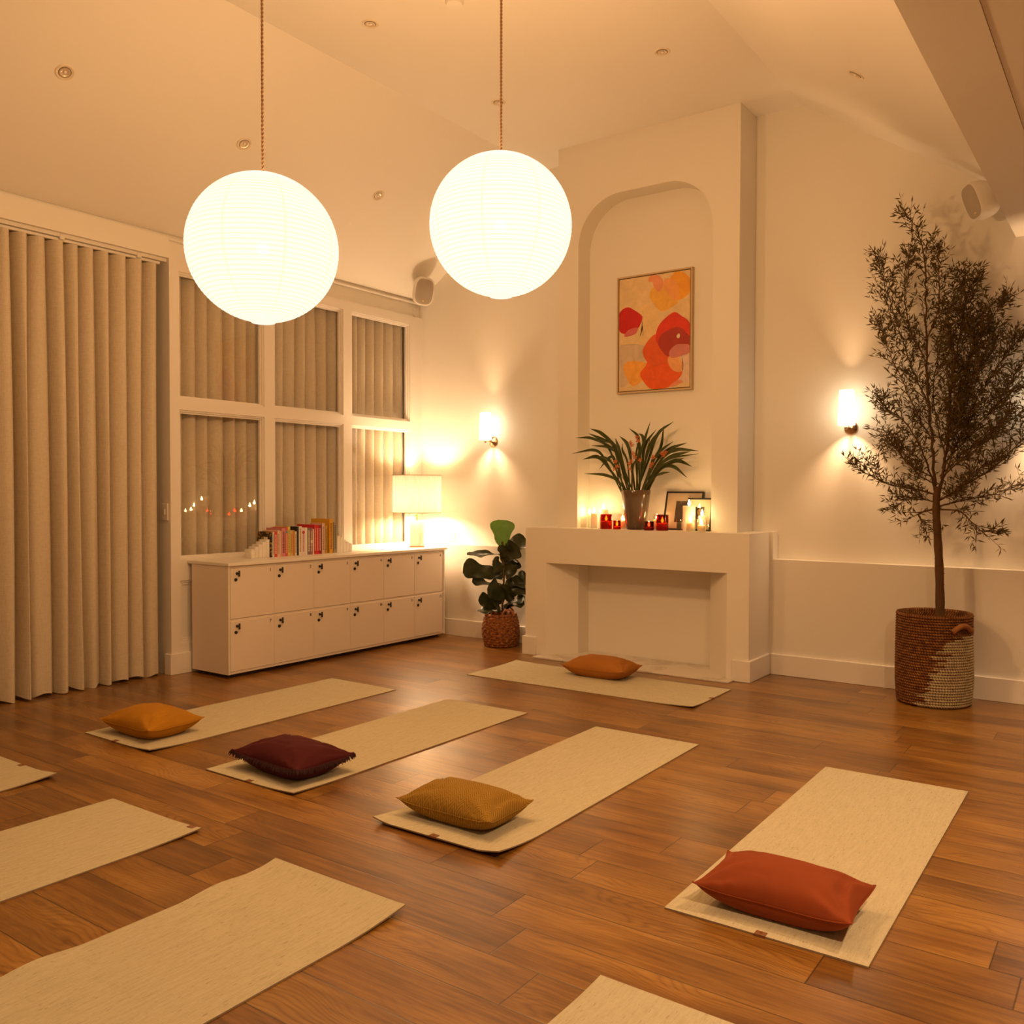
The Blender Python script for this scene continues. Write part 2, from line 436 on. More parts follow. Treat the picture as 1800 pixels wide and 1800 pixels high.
# fireplace: a built-in surround, one solid
fp = thing('fireplace', 'wide cream plaster fireplace with square empty opening below the arched niche', 'fireplace', (-3.162, 5.98, 0))
b = BM(); FT = 1.017
box(b, -4.097, -3.90, 5.79, YL, .0, FT); box(b, -2.39, -2.23, 5.79, YL, .0, FT)
box(b, -3.90, -2.39, 5.79, YL, .741, FT)
box(b, -4.14, -2.203, YL, YU, .8225, FT)
prism(b, [(-3.90,5.791),(-3.72,5.985),(-3.715,6.135),(-2.602,6.135),(-2.597,5.985),(-2.39,5.791),(-2.39,YL),(-3.90,YL)], 'z', 0, .80)
obj('surround', b, M['plaster'], fp, world=True)
b = BM(); box(b, -3.95, -2.325, 5.676, 6.13, 0, .012, bev=.002); tag(obj('hearth_slab', b, M['hearth'], fp, world=True), 'grey veined marble slab')
b = BM(); box(b, -4.116, -3.987, 5.767, 6.15, 0, .147, bev=.003); obj('plinth_block', b, M['trim'], fp, world=True)
b = BM(); box(b, -2.346, -2.21, 5.767, 6.17, 0, .147, bev=.003); obj('plinth_block', b, M['trim'], fp, world=True)

# ------------------------------------------------------------------ curtains
def curtain(name, label, x, y0, y1, z0, z1, period, amp, seed, flare=0.0, rz=0, puddle=.0):
    rnd = random.Random(seed); bm = BM()
    nf = int(round((y1-y0)/period)); ed = [0]
    for i in range(nf): ed.append(ed[-1] + rnd.uniform(.86, 1.16))
    ed = [y0 + (y1-y0)*e/ed[-1] for e in ed]
    sft = [rnd.uniform(-1, 1) for _ in ed]; sf2 = [rnd.uniform(-1, 1) for _ in ed]; am = [rnd.uniform(.8, 1.2) for _ in ed]
    per = 14; nz = 26; rows = []
    for k in range(nz+1):
        t = k/nz; row = []; z = z1 + (z0-z1)*t
        for i in range(nf):
            a0 = ed[i] + (sft[i]*.020*t + sf2[i]*.016*sin(t*3.1))*min(1, flare*1.0)*(0 < i)
            a1 = ed[i+1] + (sft[i+1]*.020*t + sf2[i+1]*.016*sin(t*3.1))*min(1, flare)*(i+1 < nf)
            for j in range(per + (1 if i == nf-1 else 0)):
                u = j/per
                # S-fold: the wave leans so that its right flank turns away sharply
                w = cos(2*pi*u); lean = .30*sin(2*pi*u)
                yy = a0 + (a1-a0)*(u - lean*.42)
                A = amp*am[i]*(1 + .25*t*flare*sf2[i])
                extra = .010*sin(4*pi*u + sft[i]*3)*t*flare
                zz = z
                if k == nz: zz = z + .012*sin(2*pi*u + sft[i]*3)*flare + puddle*sf2[i]
                row.append(bm.verts.new((x - A*w + extra, yy, zz)))
        rows.append(row)
    for a, c in zip(rows, rows[1:]):
        for j in range(len(a)-1): bm.faces.new((a[j], a[j+1], c[j+1], c[j]))
    o = obj(name, bm, M['linen'], smooth=60)
    return tag(o, label, 'curtain')
curtain('curtain', 'floor length natural linen curtain in deep folds at the left of the picture', -5.705, 1.15, 3.60, .014, 2.872, .1115, .046, 5, 1.0, puddle=.006)
curtain('curtain', 'linen curtain hanging behind the window panes above the locker unit', -5.785, 3.735, 6.16, .30, 2.93, .118, .042, 9, .55)
tr = thing('curtain_track', 'slim white curtain track with brackets under the lintel at left', 'curtain track', (-5.70, 2.5, 2.9))
b = BM(); box(b, -5.712, -5.688, 1.1, 3.615, 2.878, 2.897, bev=.003); obj('rail', b, M['plastic'], tr, world=True)
for yy in (2.93, 3.45, 2.41, 1.9):
    b = BM(); box(b, -5.716, -5.668, yy-.016, yy+.016, 2.884, 2.9215, bev=.003); obj('bracket', b, M['plastic'], tr, world=True)
sw = thing('light_switch', 'small white light switch on the post between curtain and window', 'switch', (-5.70, 3.652, 1.15))
b = BM(); box(b, -5.735, -5.665, 3.643, 3.652, 1.09, 1.21, bev=.003); obj('plate', b, M['plastic'], sw, world=True)
b = BM(); box(b, -5.708, -5.692, 3.638, 3.644, 1.13, 1.17, bev=.002); obj('rocker', b, M['plastic'], sw, world=True)
for zz, w in ((2.975, 'upper'), (2.905+.04, 'lower')):
    b = BM(); ball(b, (-5.668, 6.19, zz + (.03 if w == 'upper' else 0)), .012, 12, 8, sx=.6)
    tag(obj('bolt_cap', b, M['trim'], smooth=60), f'{w} of two small painted bolt caps beside the window corner', 'bolt')

# ------------------------------------------------------------------ locker cabinet
CX = -5.18
lc = thing('locker_cabinet', 'long low beige locker unit with twelve numbered doors under the window', 'locker', (-5.36, 4.92, 0))
b = BM()
Y0, Y1, PW = 3.786, 6.062, .3725
box(b, -5.595, CX-.004, Y0, Y0+.016, .03, .780, 0); box(b, -5.595, CX-.004, Y1-.016, Y1, .03, .780, 0)
YA, YZ = Y0+.016, Y1-.016
box(b, -5.595, -5.58, YA, YZ, .03, .780, 0); box(b, -5.58, CX-.0045, YA, YZ, .0305, .048, 0); box(b, -5.58, CX-.0045, YA, YZ, .766, .7795, 0)
box(b, -5.58, CX-.0045, YA, YZ, .396, .412, 0)
for i in range(1, 6): box(b, -5.58, CX-.005, Y0+.015+PW*i-.012, Y0+.015+PW*i+.012, .031, .779, 0)
for y in (Y0, Y1-.014): box(b, CX-.004, CX, y, y+.014, .03, .780, 1); box(b, -5.595, CX-.004, y+(-.0006 if y == Y0 else .0006), y+.014+(-.0006 if y == Y0 else .0006), .0295, .034, 1)
obj('carcass', b, [M['locker'], M['locker_edge']], lc, world=True)
b = BM(); box(b, -5.58, CX-.05, Y0+.04, Y1-.04, 0, .03); obj('kickboard', b, M['plinth_dark'], lc, world=True)
def text_mesh(s, size):
    cu = bpy.data.curves.new('t', 'FONT'); cu.body = s; cu.size = size; cu.extrude = .0004; cu.align_x = 'CENTER'; cu.align_y = 'CENTER'
    cu.resolution_u = 2; cu.offset = size*.02
    o = link(bpy.data.objects.new('t', cu)); dg = bpy.context.evaluated_depsgraph_get(); dg.update()
    me = bpy.data.meshes.new_from_object(o.evaluated_get(dg)); bpy.data.objects.remove(o); bpy.data.curves.remove(cu)
    return me
for r in range(2):
    for c in range(6):
        y0 = Y0 + .016 + PW*c + .0025; y1 = y0 + PW - .006; z1 = (.764, .398)[r]; z0 = (.414, .048)[r]
        b = BM(); box(b, CX-.020, CX, y0, y1, z0, z1, bev=.0025); dd = obj('door', b, M['locker'], lc, world=True)
        off = lc.location
        ky, kz = y0+.052, z1-.036
        b = BM(); cyl(b, (CX, ky, kz), (CX+.024, ky, kz), .006, 12); box(b, CX+.022, CX+.033, ky-.006, ky+.006, kz-.021, kz+.021, bev=.0025)
        cyl(b, (CX, ky, kz), (CX+.004, ky, kz), .010, 16)
        obj('handle', b, M['black'], dd, smooth=40).data.transform(Matrix.Translation(-off))
        b = BM(); cyl(b, (CX, ky-.010, kz-.043), (CX+.005, ky-.010, kz-.043), .0115, 18)
        obj('lock', b, M['black'], dd, smooth=40).data.transform(Matrix.Translation(-off))
        me = text_mesh(str(r*6+c+1), .030); me.materials.clear(); me.materials.append(M['black'])
        me.transform(Matrix.Translation(Vector((CX+.0006, y1-.030, z1-.030)) - off) @ Matrix.Rotation(pi/2, 4, 'Z') @ Matrix.Rotation(pi/2, 4, 'X'))
        t = link(bpy.data.objects.new('number', me)); t.parent = dd
b = BM(); box(b, -5.636, -5.168, 3.780, 6.085, .781, .803, bev=.002)
CT = .803
tag(obj('countertop', b, M['countertop']), 'long thin white worktop lying on the locker unit', 'worktop')

# ------------------------------------------------------------------ books
SX = -5.40
books = [ # y0,y1,top,depth,colour,label,letters colour
 (4.318,4.336,.995,.155,(.10,.055,.02),'first book in the row, black and gold leopard pattern cover',None),
 (4.338,4.355,.992,.13,(.66,.66,.55),'thin pale green book next to the leopard pattern book',(.25,.2,.15)),
 (4.357,4.382,.994,.13,(.62,.05,.03),'orange red book near the left end of the row, white spine lettering',(.8,.7,.6)),
 (4.384,4.404,1.003,.17,(.72,.55,.42),'cream pink book directly right of the orange red one',(.4,.2,.15)),
 (4.406,4.422,.999,.15,(.70,.42,.27),'narrow peach book left of the wide pink one',None),
 (4.424,4.460,1.019,.18,(.60,.22,.24),'wide dusty pink book with small black drawing on its spine',(.15,.05,.05)),
 (4.462,4.481,1.024,.16,(.62,.10,.13),'raspberry pink book with a blue dot at the top',(.75,.5,.3)),
 (4.483,4.505,1.029,.16,(.66,.58,.10),'bright yellow book with dark lettering right of the raspberry pink one',(.12,.10,.03)),
 (4.507,4.530,.999,.13,(.62,.42,.16),'short tan book with orange lettering beside the bright yellow one',(.5,.12,.03)),
 (4.532,4.548,1.000,.14,(.52,.20,.03),'slim plain orange book among the small ones',None),
 (4.550,4.568,.990,.13,(.70,.60,.45),'short cream book with a dark top label, left of the black one',(.2,.1,.06)),
 (4.570,4.587,1.026,.17,(.012,.011,.01),'tall black book in the middle of the row',None),
 (4.589,4.619,1.028,.14,(.75,.68,.60),'tall white book immediately right of the black one',(.35,.2,.15)),
 (4.621,4.647,1.016,.14,(.76,.66,.60),'white book with a large crimson dot on its spine',(.5,.05,.12)),
 (4.649,4.673,1.016,.14,(.76,.70,.62),'plain white book with tiny black mark near its foot',None),
 (4.675,4.704,1.013,.14,(.20,.15,.11),'book with black and white picture spine',(.75,.65,.5)),
 (4.706,4.727,1.012,.14,(.35,.12,.16),'mauve book with a small white square on its spine',(.7,.6,.5)),
 (4.729,4.740,1.002,.13,(.72,.68,.56),'very thin white book left of the red books',None),
 (4.742,4.765,1.036,.20,(.56,.015,.02),'tall bright red book, left one of the red three',(.75,.5,.4)),
 (4.767,4.789,1.030,.17,(.62,.012,.015),'bright red book, middle one of the red three',(.75,.5,.4)),
 (4.791,4.814,1.031,.16,(.30,.012,.02),'dark crimson book with bold white lettering, right one of the red three',(.8,.65,.55)),
 (4.822,4.853,1.046,.14,(.66,.42,.33),'pale rose book with brown spine lettering left of the mottled yellow one',(.3,.15,.1)),
 (4.857,4.877,1.025,.14,(.52,.32,.04),'mottled yellow and brown book before the tallest one',(.15,.07,.02)),
 (4.899,4.937,1.078,.215,(.66,.34,.02),'tallest book, orange yellow with dark spine lettering',(.2,.06,.02)),
 (4.944,4.982,1.048,.15,(.30,.25,.15),'grey and gold book at the right end of the row',(.1,.1,.1)),
]
M['page'] = mat('book_pages', (.72,.64,.50), .9)
for i, (y0, y1, top, dep, c, lab, lc2) in enumerate(books):
    bk = thing('book', lab, 'book', (SX-dep/2, (y0+y1)/2, CT), 0, 'books on the locker worktop')
    cm = mat('book_cover', c, .5)
    if i == 0:
        g = N(cm); nn = g.noise(g.coord('Object'), 55, 2, .5); g.base(g.ramp(nn, [(.46, (.02,.012,.008)), (.54, (.42,.24,.05))], 'CONSTANT'))
    b = BM(); t = .0025
    box(b, SX-dep, SX, y0, y0+t, CT, top); box(b, SX-dep, SX, y1-t, y1, CT, top); box(b, SX-t, SX+.0012, y0, y1, CT, top)
    obj('cover', b, cm, bk, world=True)
    b = BM(); box(b, SX-dep+.004, SX-t, y0+t, y1-t, CT+.003, top-.003); obj('page_block', b, M['page'], bk, world=True)
    if lc2:
        rr = random.Random(i); b = BM(); z = CT + (top-CT)*.12; w = (y1-y0)
        while z < top-(top-CT)*.12:
            h = rr.uniform(.004, .011)
            box(b, SX+.001, SX+.0018, y0+w*.32, y0+w*.68, z, min(z+h, top-.004))
            z += h + .0028
        if len(b.verts): obj('spine_lettering', b, mat('spine_ink', lc2, .6), bk, world=True)
        else: b.free()
    if 'blue dot' in lab or 'crimson dot' in lab or 'white square' in lab:
        b = BM(); z = top - .036; y = (y0+y1)/2
        if 'square' in lab: box(b, SX+.001, SX+.0022, y0+.003, y1-.003, CT+.09, CT+.112)
        else: cyl(b, (SX+.001, y, z), (SX+.0022, y, z), (.0085, .0125)['crimson' in lab], 16)
        obj('spine_mark', b, mat('spine_mark', (.05,.3,.38) if 'blue' in lab else (.5,.02,.08) if 'crimson' in lab else (.8,.75,.65), .6), bk, world=True)
    if i == 0:
        b = BM(); box(b, SX-.075, SX-.03, y0-.0015, y0-.0002, CT+.085, CT+.152); obj('cover_label', b, M['page'], bk, world=True)
def bookend(ysign, ybase, lab):
    o = thing('bookend', lab, 'bookend', (SX-.045, ybase, CT), 0, 'marble bookends')
    b = BM()
    for k in range(5):
        y0 = ybase + ysign*.033*k; y1 = y0 + ysign*.0315
        box(b, SX-.085-.0*k, SX-.005, min(y0,y1), max(y0,y1), CT, CT+.068+.0165*k, bev=.002)
    obj('stepped_block', b, M['marble'], o, world=True)
bookend(1, 4.152, 'stepped white marble bookend at the left end of the book row')
bookend(-1, 5.152, 'white marble bookend half hidden behind the right end of the book row')

# ------------------------------------------------------------------ table lamp and wall fittings
LX, LY = -5.393, 5.93
tl = thing('table_lamp', 'lit table lamp with white marble column and cream drum shade', 'lamp', (LX, LY, CT))
b = BM(); lathe(b, [(0,CT),(.068,CT),(.068,CT+.010),(.062,CT+.012),(0,CT+.012)], 32, (LX,LY)); tag(obj('base_ring', b, M['wood'], tl, 40, True), 'thin brown ring')
b = BM(); lathe(b, [(0,CT+.012),(.061,CT+.012),(.062,CT+.016),(.062,1.036),(.060,1.040),(0,1.040)], 36, (LX,LY)); obj('column', b, M['marble'], tl, 40, True)
b = BM(); lathe(b, [(0,1.040),(.020,1.040),(.020,1.046),(.006,1.048),(.006,1.072),(.010,1.074),(.010,1.098),(.006,1.10),(.006,1.15),(.016,1.152),(.016,1.19),(0,1.19)], 20, (LX,LY)); obj('neck', b, M['brass'], tl, 40, True)
b = BM(); lathe(b, [(.2176,1.114),(.2160,1.444)], 56, (LX,LY)); obj('lamp_shade', b, M['shade'], tl, 60, True)
for z in (1.113, 1.445):
    b = BM(); lathe(b, [(.2150,z-.003),(.2185,z-.003),(.2185,z+.003),(.2150,z+.003)], 56, (LX,LY), closed=True); obj('shade_binding', b, M['shade_edge'], tl, 40, True)
b = BM(); ball(b, (LX,LY,1.235), .018, 16, 12, sz=1.25); obj('bulb', b, M['bulb'], tl, 60, True)
LAMP_COL = (1, .68, .39)
pl = point((0,0,1.235-CT), 58, .07, LAMP_COL, tl)
# the bulb mesh shows, the light sits around it
so = thing('power_socket', 'white double wall socket beside the table lamp column', 'socket', (-5.30, YU, .885))
b = BM(); box(b, -5.374, -5.226, YU-.010, YU, .842, .928, bev=.003); obj('plate', b, M['plastic'], so, world=True)
for xx in (-5.33, -5.27):
    b = BM(); box(b, xx-.008, xx+.008, YU-.013, YU-.009, .895, .910, bev=.001); obj('switch_rocker', b, M['plastic'], so, world=True)
    b = BM()
    for dx, dz in ((0,.875),(-.011,.862),(.011,.862)): box(b, xx+dx-.002, xx+dx+.002, YU-.0105, YU-.0098, dz-.004, dz+.004)
    obj('socket_slots', b, M['dark_ring'], so, world=True)

def sconce(x, lab, power):
    o = thing('wall_sconce', lab, 'wall light', (x, YU, 1.745))
    b = BM(); n = 28
    prof = [(0,.030),(.010,.030),(.022,.022),(.030,.018),(.042,.012),(.047,.006),(.047,0),(0,0)]
    lathe(b, prof, n); b.transform(Matrix.Translation((x, YU, 1.745)) @ Matrix.Rotation(pi/2, 4, 'X')); obj('wall_plate', b, M['nickel'], o, 40, True)
    b = BM(); tube(b, [(x,YU-.025,1.745),(x,YU-.12,1.745)], .006, 10); ball(b, (x,YU-.123,1.742), .013, 12, 8); tube(b, [(x,YU-.12,1.74),(x,YU-.12,1.79)], .008, 10); obj('arm', b, M['nickel'], o, 40, True)
    b = BM(); lathe(b, [(.056,1.758),(.047,1.993)], 36, (x, YU-.12)); obj('shade', b, M['opal'], o, 60, True)
    b = BM(); ball(b, (x,YU-.12,1.85), .008, 12, 8, sz=1.4); obj('bulb', b, M['bulb'], o, 60, True)
    point((0, -.12, .095), power, .022, (1,.62,.32), o)
sconce(-4.788, 'lit wall sconce with tapered white shade above the fiddle leaf fig', 26)
sconce(-1.692, 'lit wall sconce with tapered white shade between chimney and olive tree', 26)
sconce(-.50, 'lit wall sconce hidden to the right of the olive tree', 34)

# downlights
def downlight(x, y, z, tilt, lab):
    o = thing('recessed_downlight', lab, 'downlight', (x, y, z), 0, 'recessed ceiling downlights'); o.rotation_euler = (0, tilt, 0)
    b = BM(); lathe(b, [(.034,-.002),(.046,-.005),(.051,-.002),(.051,.001),(.034,.001)], 32, closed=True); obj('trim_ring', b, M['downlight'], o, 40)
    b = BM(); lathe(b, [(.030,-.0022),(.034,-.0022),(.034,.0),(.030,.0)], 32, closed=True); obj('shadow_ring', b, M['dark_ring'], o, 40)
    b = BM(); lathe(b, [(.030,-.004),(.024,-.0045),(.020,-.0015),(.006,-.0008),(0,-.0012)], 28); obj('reflector', b, M['chrome'], o, 40)
    b = BM(); ball(b, (.002,0,-.004), .009, 12, 8, sz=.6); obj('lens', b, M['plastic'], o, 60)
AL, AR = -math.atan2(.938, 1.39), math.atan2(.942, 1.455)
for a in [(-4.921,2.564,3.5907,AL,'white recessed downlight on the left ceiling slope, highest above the linen curtain'),
          (-4.931,3.744,3.584,AL,'white recessed downlight on the left slope just left of the left lantern cord'),
          (-4.929,4.979,3.585,AL,'white recessed downlight on the left slope between the two paper lanterns'),
          (-2.524,5.016,ZC,0,'white recessed downlight on the flat ceiling above the chimney breast'),
          (-3.793,5.011,ZC,0,'white recessed downlight crossed by the right lantern cord'),
          (-3.783,3.757,ZC,0,'white recessed downlight near the top edge between the two lantern cords'),
          (-1.346,4.992,3.571,AR,'white recessed downlight on the right ceiling slope beside the beam')]:
    downlight(*a)
b = BM(); lathe(b, [(0,ZC),(.052,ZC),(.052,ZC-.012),(.044,ZC-.026),(0,ZC-.028)], 32, (-3.218,3.845)); tag(obj('smoke_alarm', b, M['plastic'], smooth=40), 'round white ceiling alarm cut off by the top edge of the photo', 'smoke alarm')

# loudspeakers
def speaker(loc, rz, tilt, roll, w, h, d, lab, mount):
    o = thing('loudspeaker', lab, 'speaker', loc)
    rot = Matrix.Translation(loc) @ Matrix.Rotation(rz, 4, 'Z') @ Matrix.Rotation(roll, 4, 'Y') @ Matrix.Rotation(tilt, 4, 'X')
    b = BM()   # body: rounded tapered cabinet, front towards -y
    def ring(y, sx, sz, n=40, e=3.2):
        out = []
        for k in range(n):
            a = 2*pi*k/n; c, s = cos(a), sin(a)
            out.append(b.verts.new((math.copysign(abs(c)**(2/e), c)*w/2*sx, y, math.copysign(abs(s)**(2/e), s)*h/2*sz)))
        return out
    rs = [ring(-d*.5, .90, .95), ring(-d*.42, 1, 1), ring(0, .98, .99), ring(d*.3, .80, .88), ring(d*.5, .45, .6)]
    for p, q in zip(rs, rs[1:]):
        for k in range(40): b.faces.new((p[k], p[(k+1)%40], q[(k+1)%40], q[k]))
    b.faces.new(rs[0]); b.faces.new(rs[-1]); b.transform(rot); obj('cabinet', b, M['plastic'], o, 50, True)
    b = BM(); rs = [ring(-d*.5-.004, .80, .88), ring(-d*.5-.0005, .84, .90)]
    for k in range(40): b.faces.new((rs[0][k], rs[0][(k+1)%40], rs[1][(k+1)%40], rs[1][k]))
    b.faces.new(rs[0]); b.transform(rot); obj('grille', b, M['grille'], o, 50, True)
    b = BM(); ball(b, (0, -d*.5-.004, -h*.33), .006, 10, 6, sx=1.6, sy=.4); b.transform(rot); obj('badge', b, M['gold_stud'], o, 60, True)
    p = rot @ Vector((0, d*.45, 0)); b = BM(); tube(b, [p, p.lerp(Vector(mount), .6), mount], .012, 8)
    ball(b, tuple(p), .022, 12, 8); obj('bracket', b, M['plastic'], o, 40, True)
    return o
speaker((-5.385, 6.00, 3.105), radians(52), radians(18), radians(6), .185, .245, .18, 'small white loudspeaker in the far left corner below the ceiling slope', (-5.515, 6.125, 3.205))
speaker((-.868, 6.085, 3.105), radians(-48), radians(14), radians(-14), .145, .235, .165, 'small white loudspeaker on the gable beside the beam at right', (-.80, 6.283, 3.14))

# ------------------------------------------------------------------ pendant lanterns
def lantern(x, y, z, r, lab, power):
    o = thing('paper_lantern', lab, 'lantern', (x, y, z), 0, 'round paper pendant lanterns')
    b = BM(); nb = 50; prof = []
    a0 = math.asin(.052/r)
    for i in range(nb*4+1):
        th = a0 + (pi-2*a0)*i/(nb*4); rr = r*(1 - .0045*abs(cos(pi*i/4)))
        prof.append((rr*sin(th), rr*cos(th)*.985))
    prof = [(0, prof[0][1])] + prof + [(0, prof[-1][1])]   # paper closes both mouths
    lathe(b, prof, 64); obj('shade', b, M['paper'], o, 80)
    b = BM(); lathe(b, [(.044,-r*.994),(.051,-r*.994),(.051,-r*.972),(.044,-r*.972)], 32, closed=True); obj('ring', b, M['ring_glow'], o, 60)
    b = BM(); ball(b, (0,0,0), .028, 20, 14); obj('bulb', b, M['lantern_bulb'], o, 60)
    b = BM(); H = ZC - z; pts = []
    for s in (0, 1):
        n = 260; pts = [(.0035*cos(k*.9+s*pi), .0035*sin(k*.9+s*pi), r*.97 + (H-r*.97-.02)*k/n) for k in range(n+1)]
        tube(b, pts, .0032, 5)
    obj('cord', b, M['cord'], o, 60)
    b = BM(); lathe(b, [(0,H),(.05,H),(.05,H-.012),(.02,H-.026),(0,H-.026)], 24); obj('ceiling_rose', b, M['plastic'], o, 40)
    point((0,0,0), power, .075, WARM, o)
    return o
lantern(-3.205, 2.53, 2.357, .325, 'large round lit paper lantern hanging at left, the nearer of the two', 460)
lantern(-2.454, 3.263, 2.512, .325, 'large round lit paper lantern hanging in front of the chimney breast', 760)
lantern(-2.3, -1.1, 2.45, .325, 'unseen paper lantern behind the viewer, added to light the room', 150)  # added out of view as fill light for the room
def lit_downlight(x, y, lab, power, size=105):
    o = thing('recessed_downlight', lab, 'downlight', (x, y, 2.897), 0, 'recessed ceiling downlights')
    b = BM(); lathe(b, [(.034,-.002),(.046,-.005),(.051,-.002),(.051,.001),(.034,.001)], 32, closed=True); obj('trim_ring', b, M['downlight'], o, 40)
    b = BM(); lathe(b, [(.034,-.0015),(0,-.0015)], 24); obj('lens', b, M['bulb'], o)
    d = bpy.data.lights.new('downlight_beam', 'SPOT'); d.energy = power; d.color = (1, .62, .32); d.spot_size = radians(size); d.spot_blend = .6; d.shadow_soft_size = .04
    l = link(bpy.data.objects.new('downlight_beam', d)); l.location = (0, 0, -.02); l.parent = o
lit_downlight(.35, 3.95, 'lit recessed downlight in the low soffit right of the beam', 150)
lit_downlight(.7, 1.15, 'lit recessed downlight in the low soffit above the viewer', 260, 155)

# ------------------------------------------------------------------ painting and leaning pictures
PX0, PX1, PZ0, PZ1, PY = -3.455, -2.815, 2.071, 2.980, 6.112
pt = thing('painting', 'abstract canvas of red and orange petal shapes in a thin pale frame', 'painting', ((PX0+PX1)/2, NB, (PZ0+PZ1)/2))
M['oak_frame'] = mat('pale_oak_frame', (.55,.40,.24), .5)
b = BM(); t = .012
for a in ((PX0,PX1,PZ1-t,PZ1),(PX0,PX1,PZ0,PZ0+t),(PX0,PX0+t,PZ0+t,PZ1-t),(PX1-t,PX1,PZ0+t,PZ1-t)): box(b, a[0], a[1], PY, NB, a[2], a[3], bev=.001)
obj('frame', b, M['oak_frame'], pt, world=True)
b = BM(); box(b, PX0+t, PX1-t, PY+.014, NB-.004, PZ0+t, PZ1-t); obj('backing', b, M['dark_ring'], pt, world=True)
cx0, cx1, cz0, cz1, cyy = PX0+t+.007, PX1-t-.007, PZ0+t+.007, PZ1-t-.007, PY+.006
shapes = [
 ('cream',(.80,.55,.26),[(.298,.282),(.432,.252),(.543,.326),(.577,.442),(.532,.519),(.388,.597),(.287,.577),(.343,.44)]),
 ('beige',(.62,.47,.32),[(.0,.615),(.098,.586),(.276,.593),(.388,.617),(.343,.661),(.388,.737),(.321,.754),(.12,.84),(.143,.928),(.0,.942)]),
 ('pink2',(.74,.52,.40),[(.9,.731),(1,.742),(1,.944),(.833,.938),(.9,.868),(.911,.797)]),
 ('yel',(.80,.42,.07),[(.543,.094),(.621,.073),(.833,.248),(.766,.296),(.644,.327),(.566,.308),(.477,.235),(.438,.172),(.465,.121)]),
 ('orangeTR',(.85,.36,.03),[(.855,.001),(.944,.034),(1,.091),(1,.182),(.944,.224),(.833,.248),(.744,.222),(.655,.142),(.633,.088),(.655,.05),(.722,.049),(.777,.007)]),
 ('coral2',(.83,.36,.10),[(.66,.05),(.76,.06),(.84,.13),(.83,.24),(.744,.222),(.655,.142),(.633,.088)]),
 ('coral',(.78,.30,.15),[(.421,.03),(.454,.001),(.543,.004),(.61,.039),(.633,.088),(.61,.132),(.566,.152),(.499,.103),(.477,.058),(.427,.054)]),
 ('red1',(.56,.006,.004),[(.0,.301),(.115,.252),(.232,.29),(.321,.337),(.337,.369),(.287,.443),(.209,.471),(.131,.48),(.065,.485),(.0,.444)]),
 ('pink1',(.60,.13,.13),[(.076,.496),(.131,.459),(.209,.444),(.276,.447),(.254,.488),(.209,.505),(.098,.515)]),
 ('or3',(.84,.38,.06),[(.081,.755),(.187,.734),(.298,.746),(.421,.773),(.432,.827),(.388,.885),(.287,.941),(.209,.958),(.143,.921),(.076,.823)]),
 ('bigor',(.78,.10,.006),[(.432,.74),(.543,.792),(.71,.761),(.766,.829),(.9,.868),(.833,.938),(.71,.992),(.477,.997),(.365,.931),(.31,.854),(.388,.791)]),
 ('orange2',(.72,.10,.012),[(.532,.525),(.477,.535),(.388,.597),(.343,.661),(.388,.737),(.477,.789),(.588,.794),(.71,.767),(.71,.728),(.61,.663),(.543,.586)]),
 ('bigred',(.68,.035,.008),[(.788,.347),(.878,.383),(1,.462),(1,.651),(.833,.668),(.71,.728),(.61,.663),(.543,.586),(.532,.519),(.577,.442),(.677,.382)]),
 ('dark',(.40,.03,.015),[(.722,.491),(.833,.478),(.922,.51),(.955,.551),(1,.566),(1,.651),(.833,.636),(.71,.721),(.61,.663),(.566,.594),(.61,.53)]),
 ('fleck',(.72,.60,.36),[(.82,.556),(.85,.535),(.868,.553),(.855,.575),(.83,.572)]),
 ('peach',(.78,.36,.13),[(.71,.734),(.833,.734),(.9,.79),(.9,.849),(.855,.87),(.766,.843),(.71,.787)]),
 ('mauve',(.60,.20,.17),[(.878,.628),(1,.645),(1,.703),(.922,.726),(.766,.741),(.716,.708),(.744,.664),(.811,.631)]),
 ('cor2',(.80,.27,.14),[(.911,.951),(.833,.938),(.71,.992),(.833,.977)]),
]
def smooth_loop(p, n=5):
    out = []; N_ = len(p)
    for i in range(N_):
        p0, p1, p2, p3 = (Vector(p[(i+k-1) % N_]) for k in range(4))
        for k in range(n):
            t_ = k/n; q = .5*((2*p1) + (-p0+p2)*t_ + (2*p0-5*p1+4*p2-p3)*t_*t_ + (-p0+3*p1-3*p2+p3)*t_**3)
            out.append((min(1, max(0, q.x)), min(1, max(0, q.y))))
    return out
def art_paint(c, k):
    m = mat('art_paint', c, .6); g = N(m); v = g.coord('Object')
    n_ = g.noise(v, 14, 4, .6, .8); g.base(g.mixc(n_, tuple(x*.72 for x in c), tuple(min(1, x*1.2) for x in c))); return m
b = BM(); box(b, cx0, cx1, cyy, cyy+.012, cz0, cz1); amats = [art_paint((.76,.55,.29), 0)]
for k, (nm, c, poly) in enumerate(shapes):
    amats.append(art_paint(c, k)); pts = smooth_loop(poly)
    y = cyy - .00012*(k+1)
    vs = [b.verts.new((cx0+(cx1-cx0)*s, y, cz1-(cz1-cz0)*t_)) for s, t_ in pts]
    f = b.faces.new(vs); f.material_index = k+1
    bmesh.ops.triangulate(b, faces=[f])
obj('canvas', b, amats, pt, world=True)

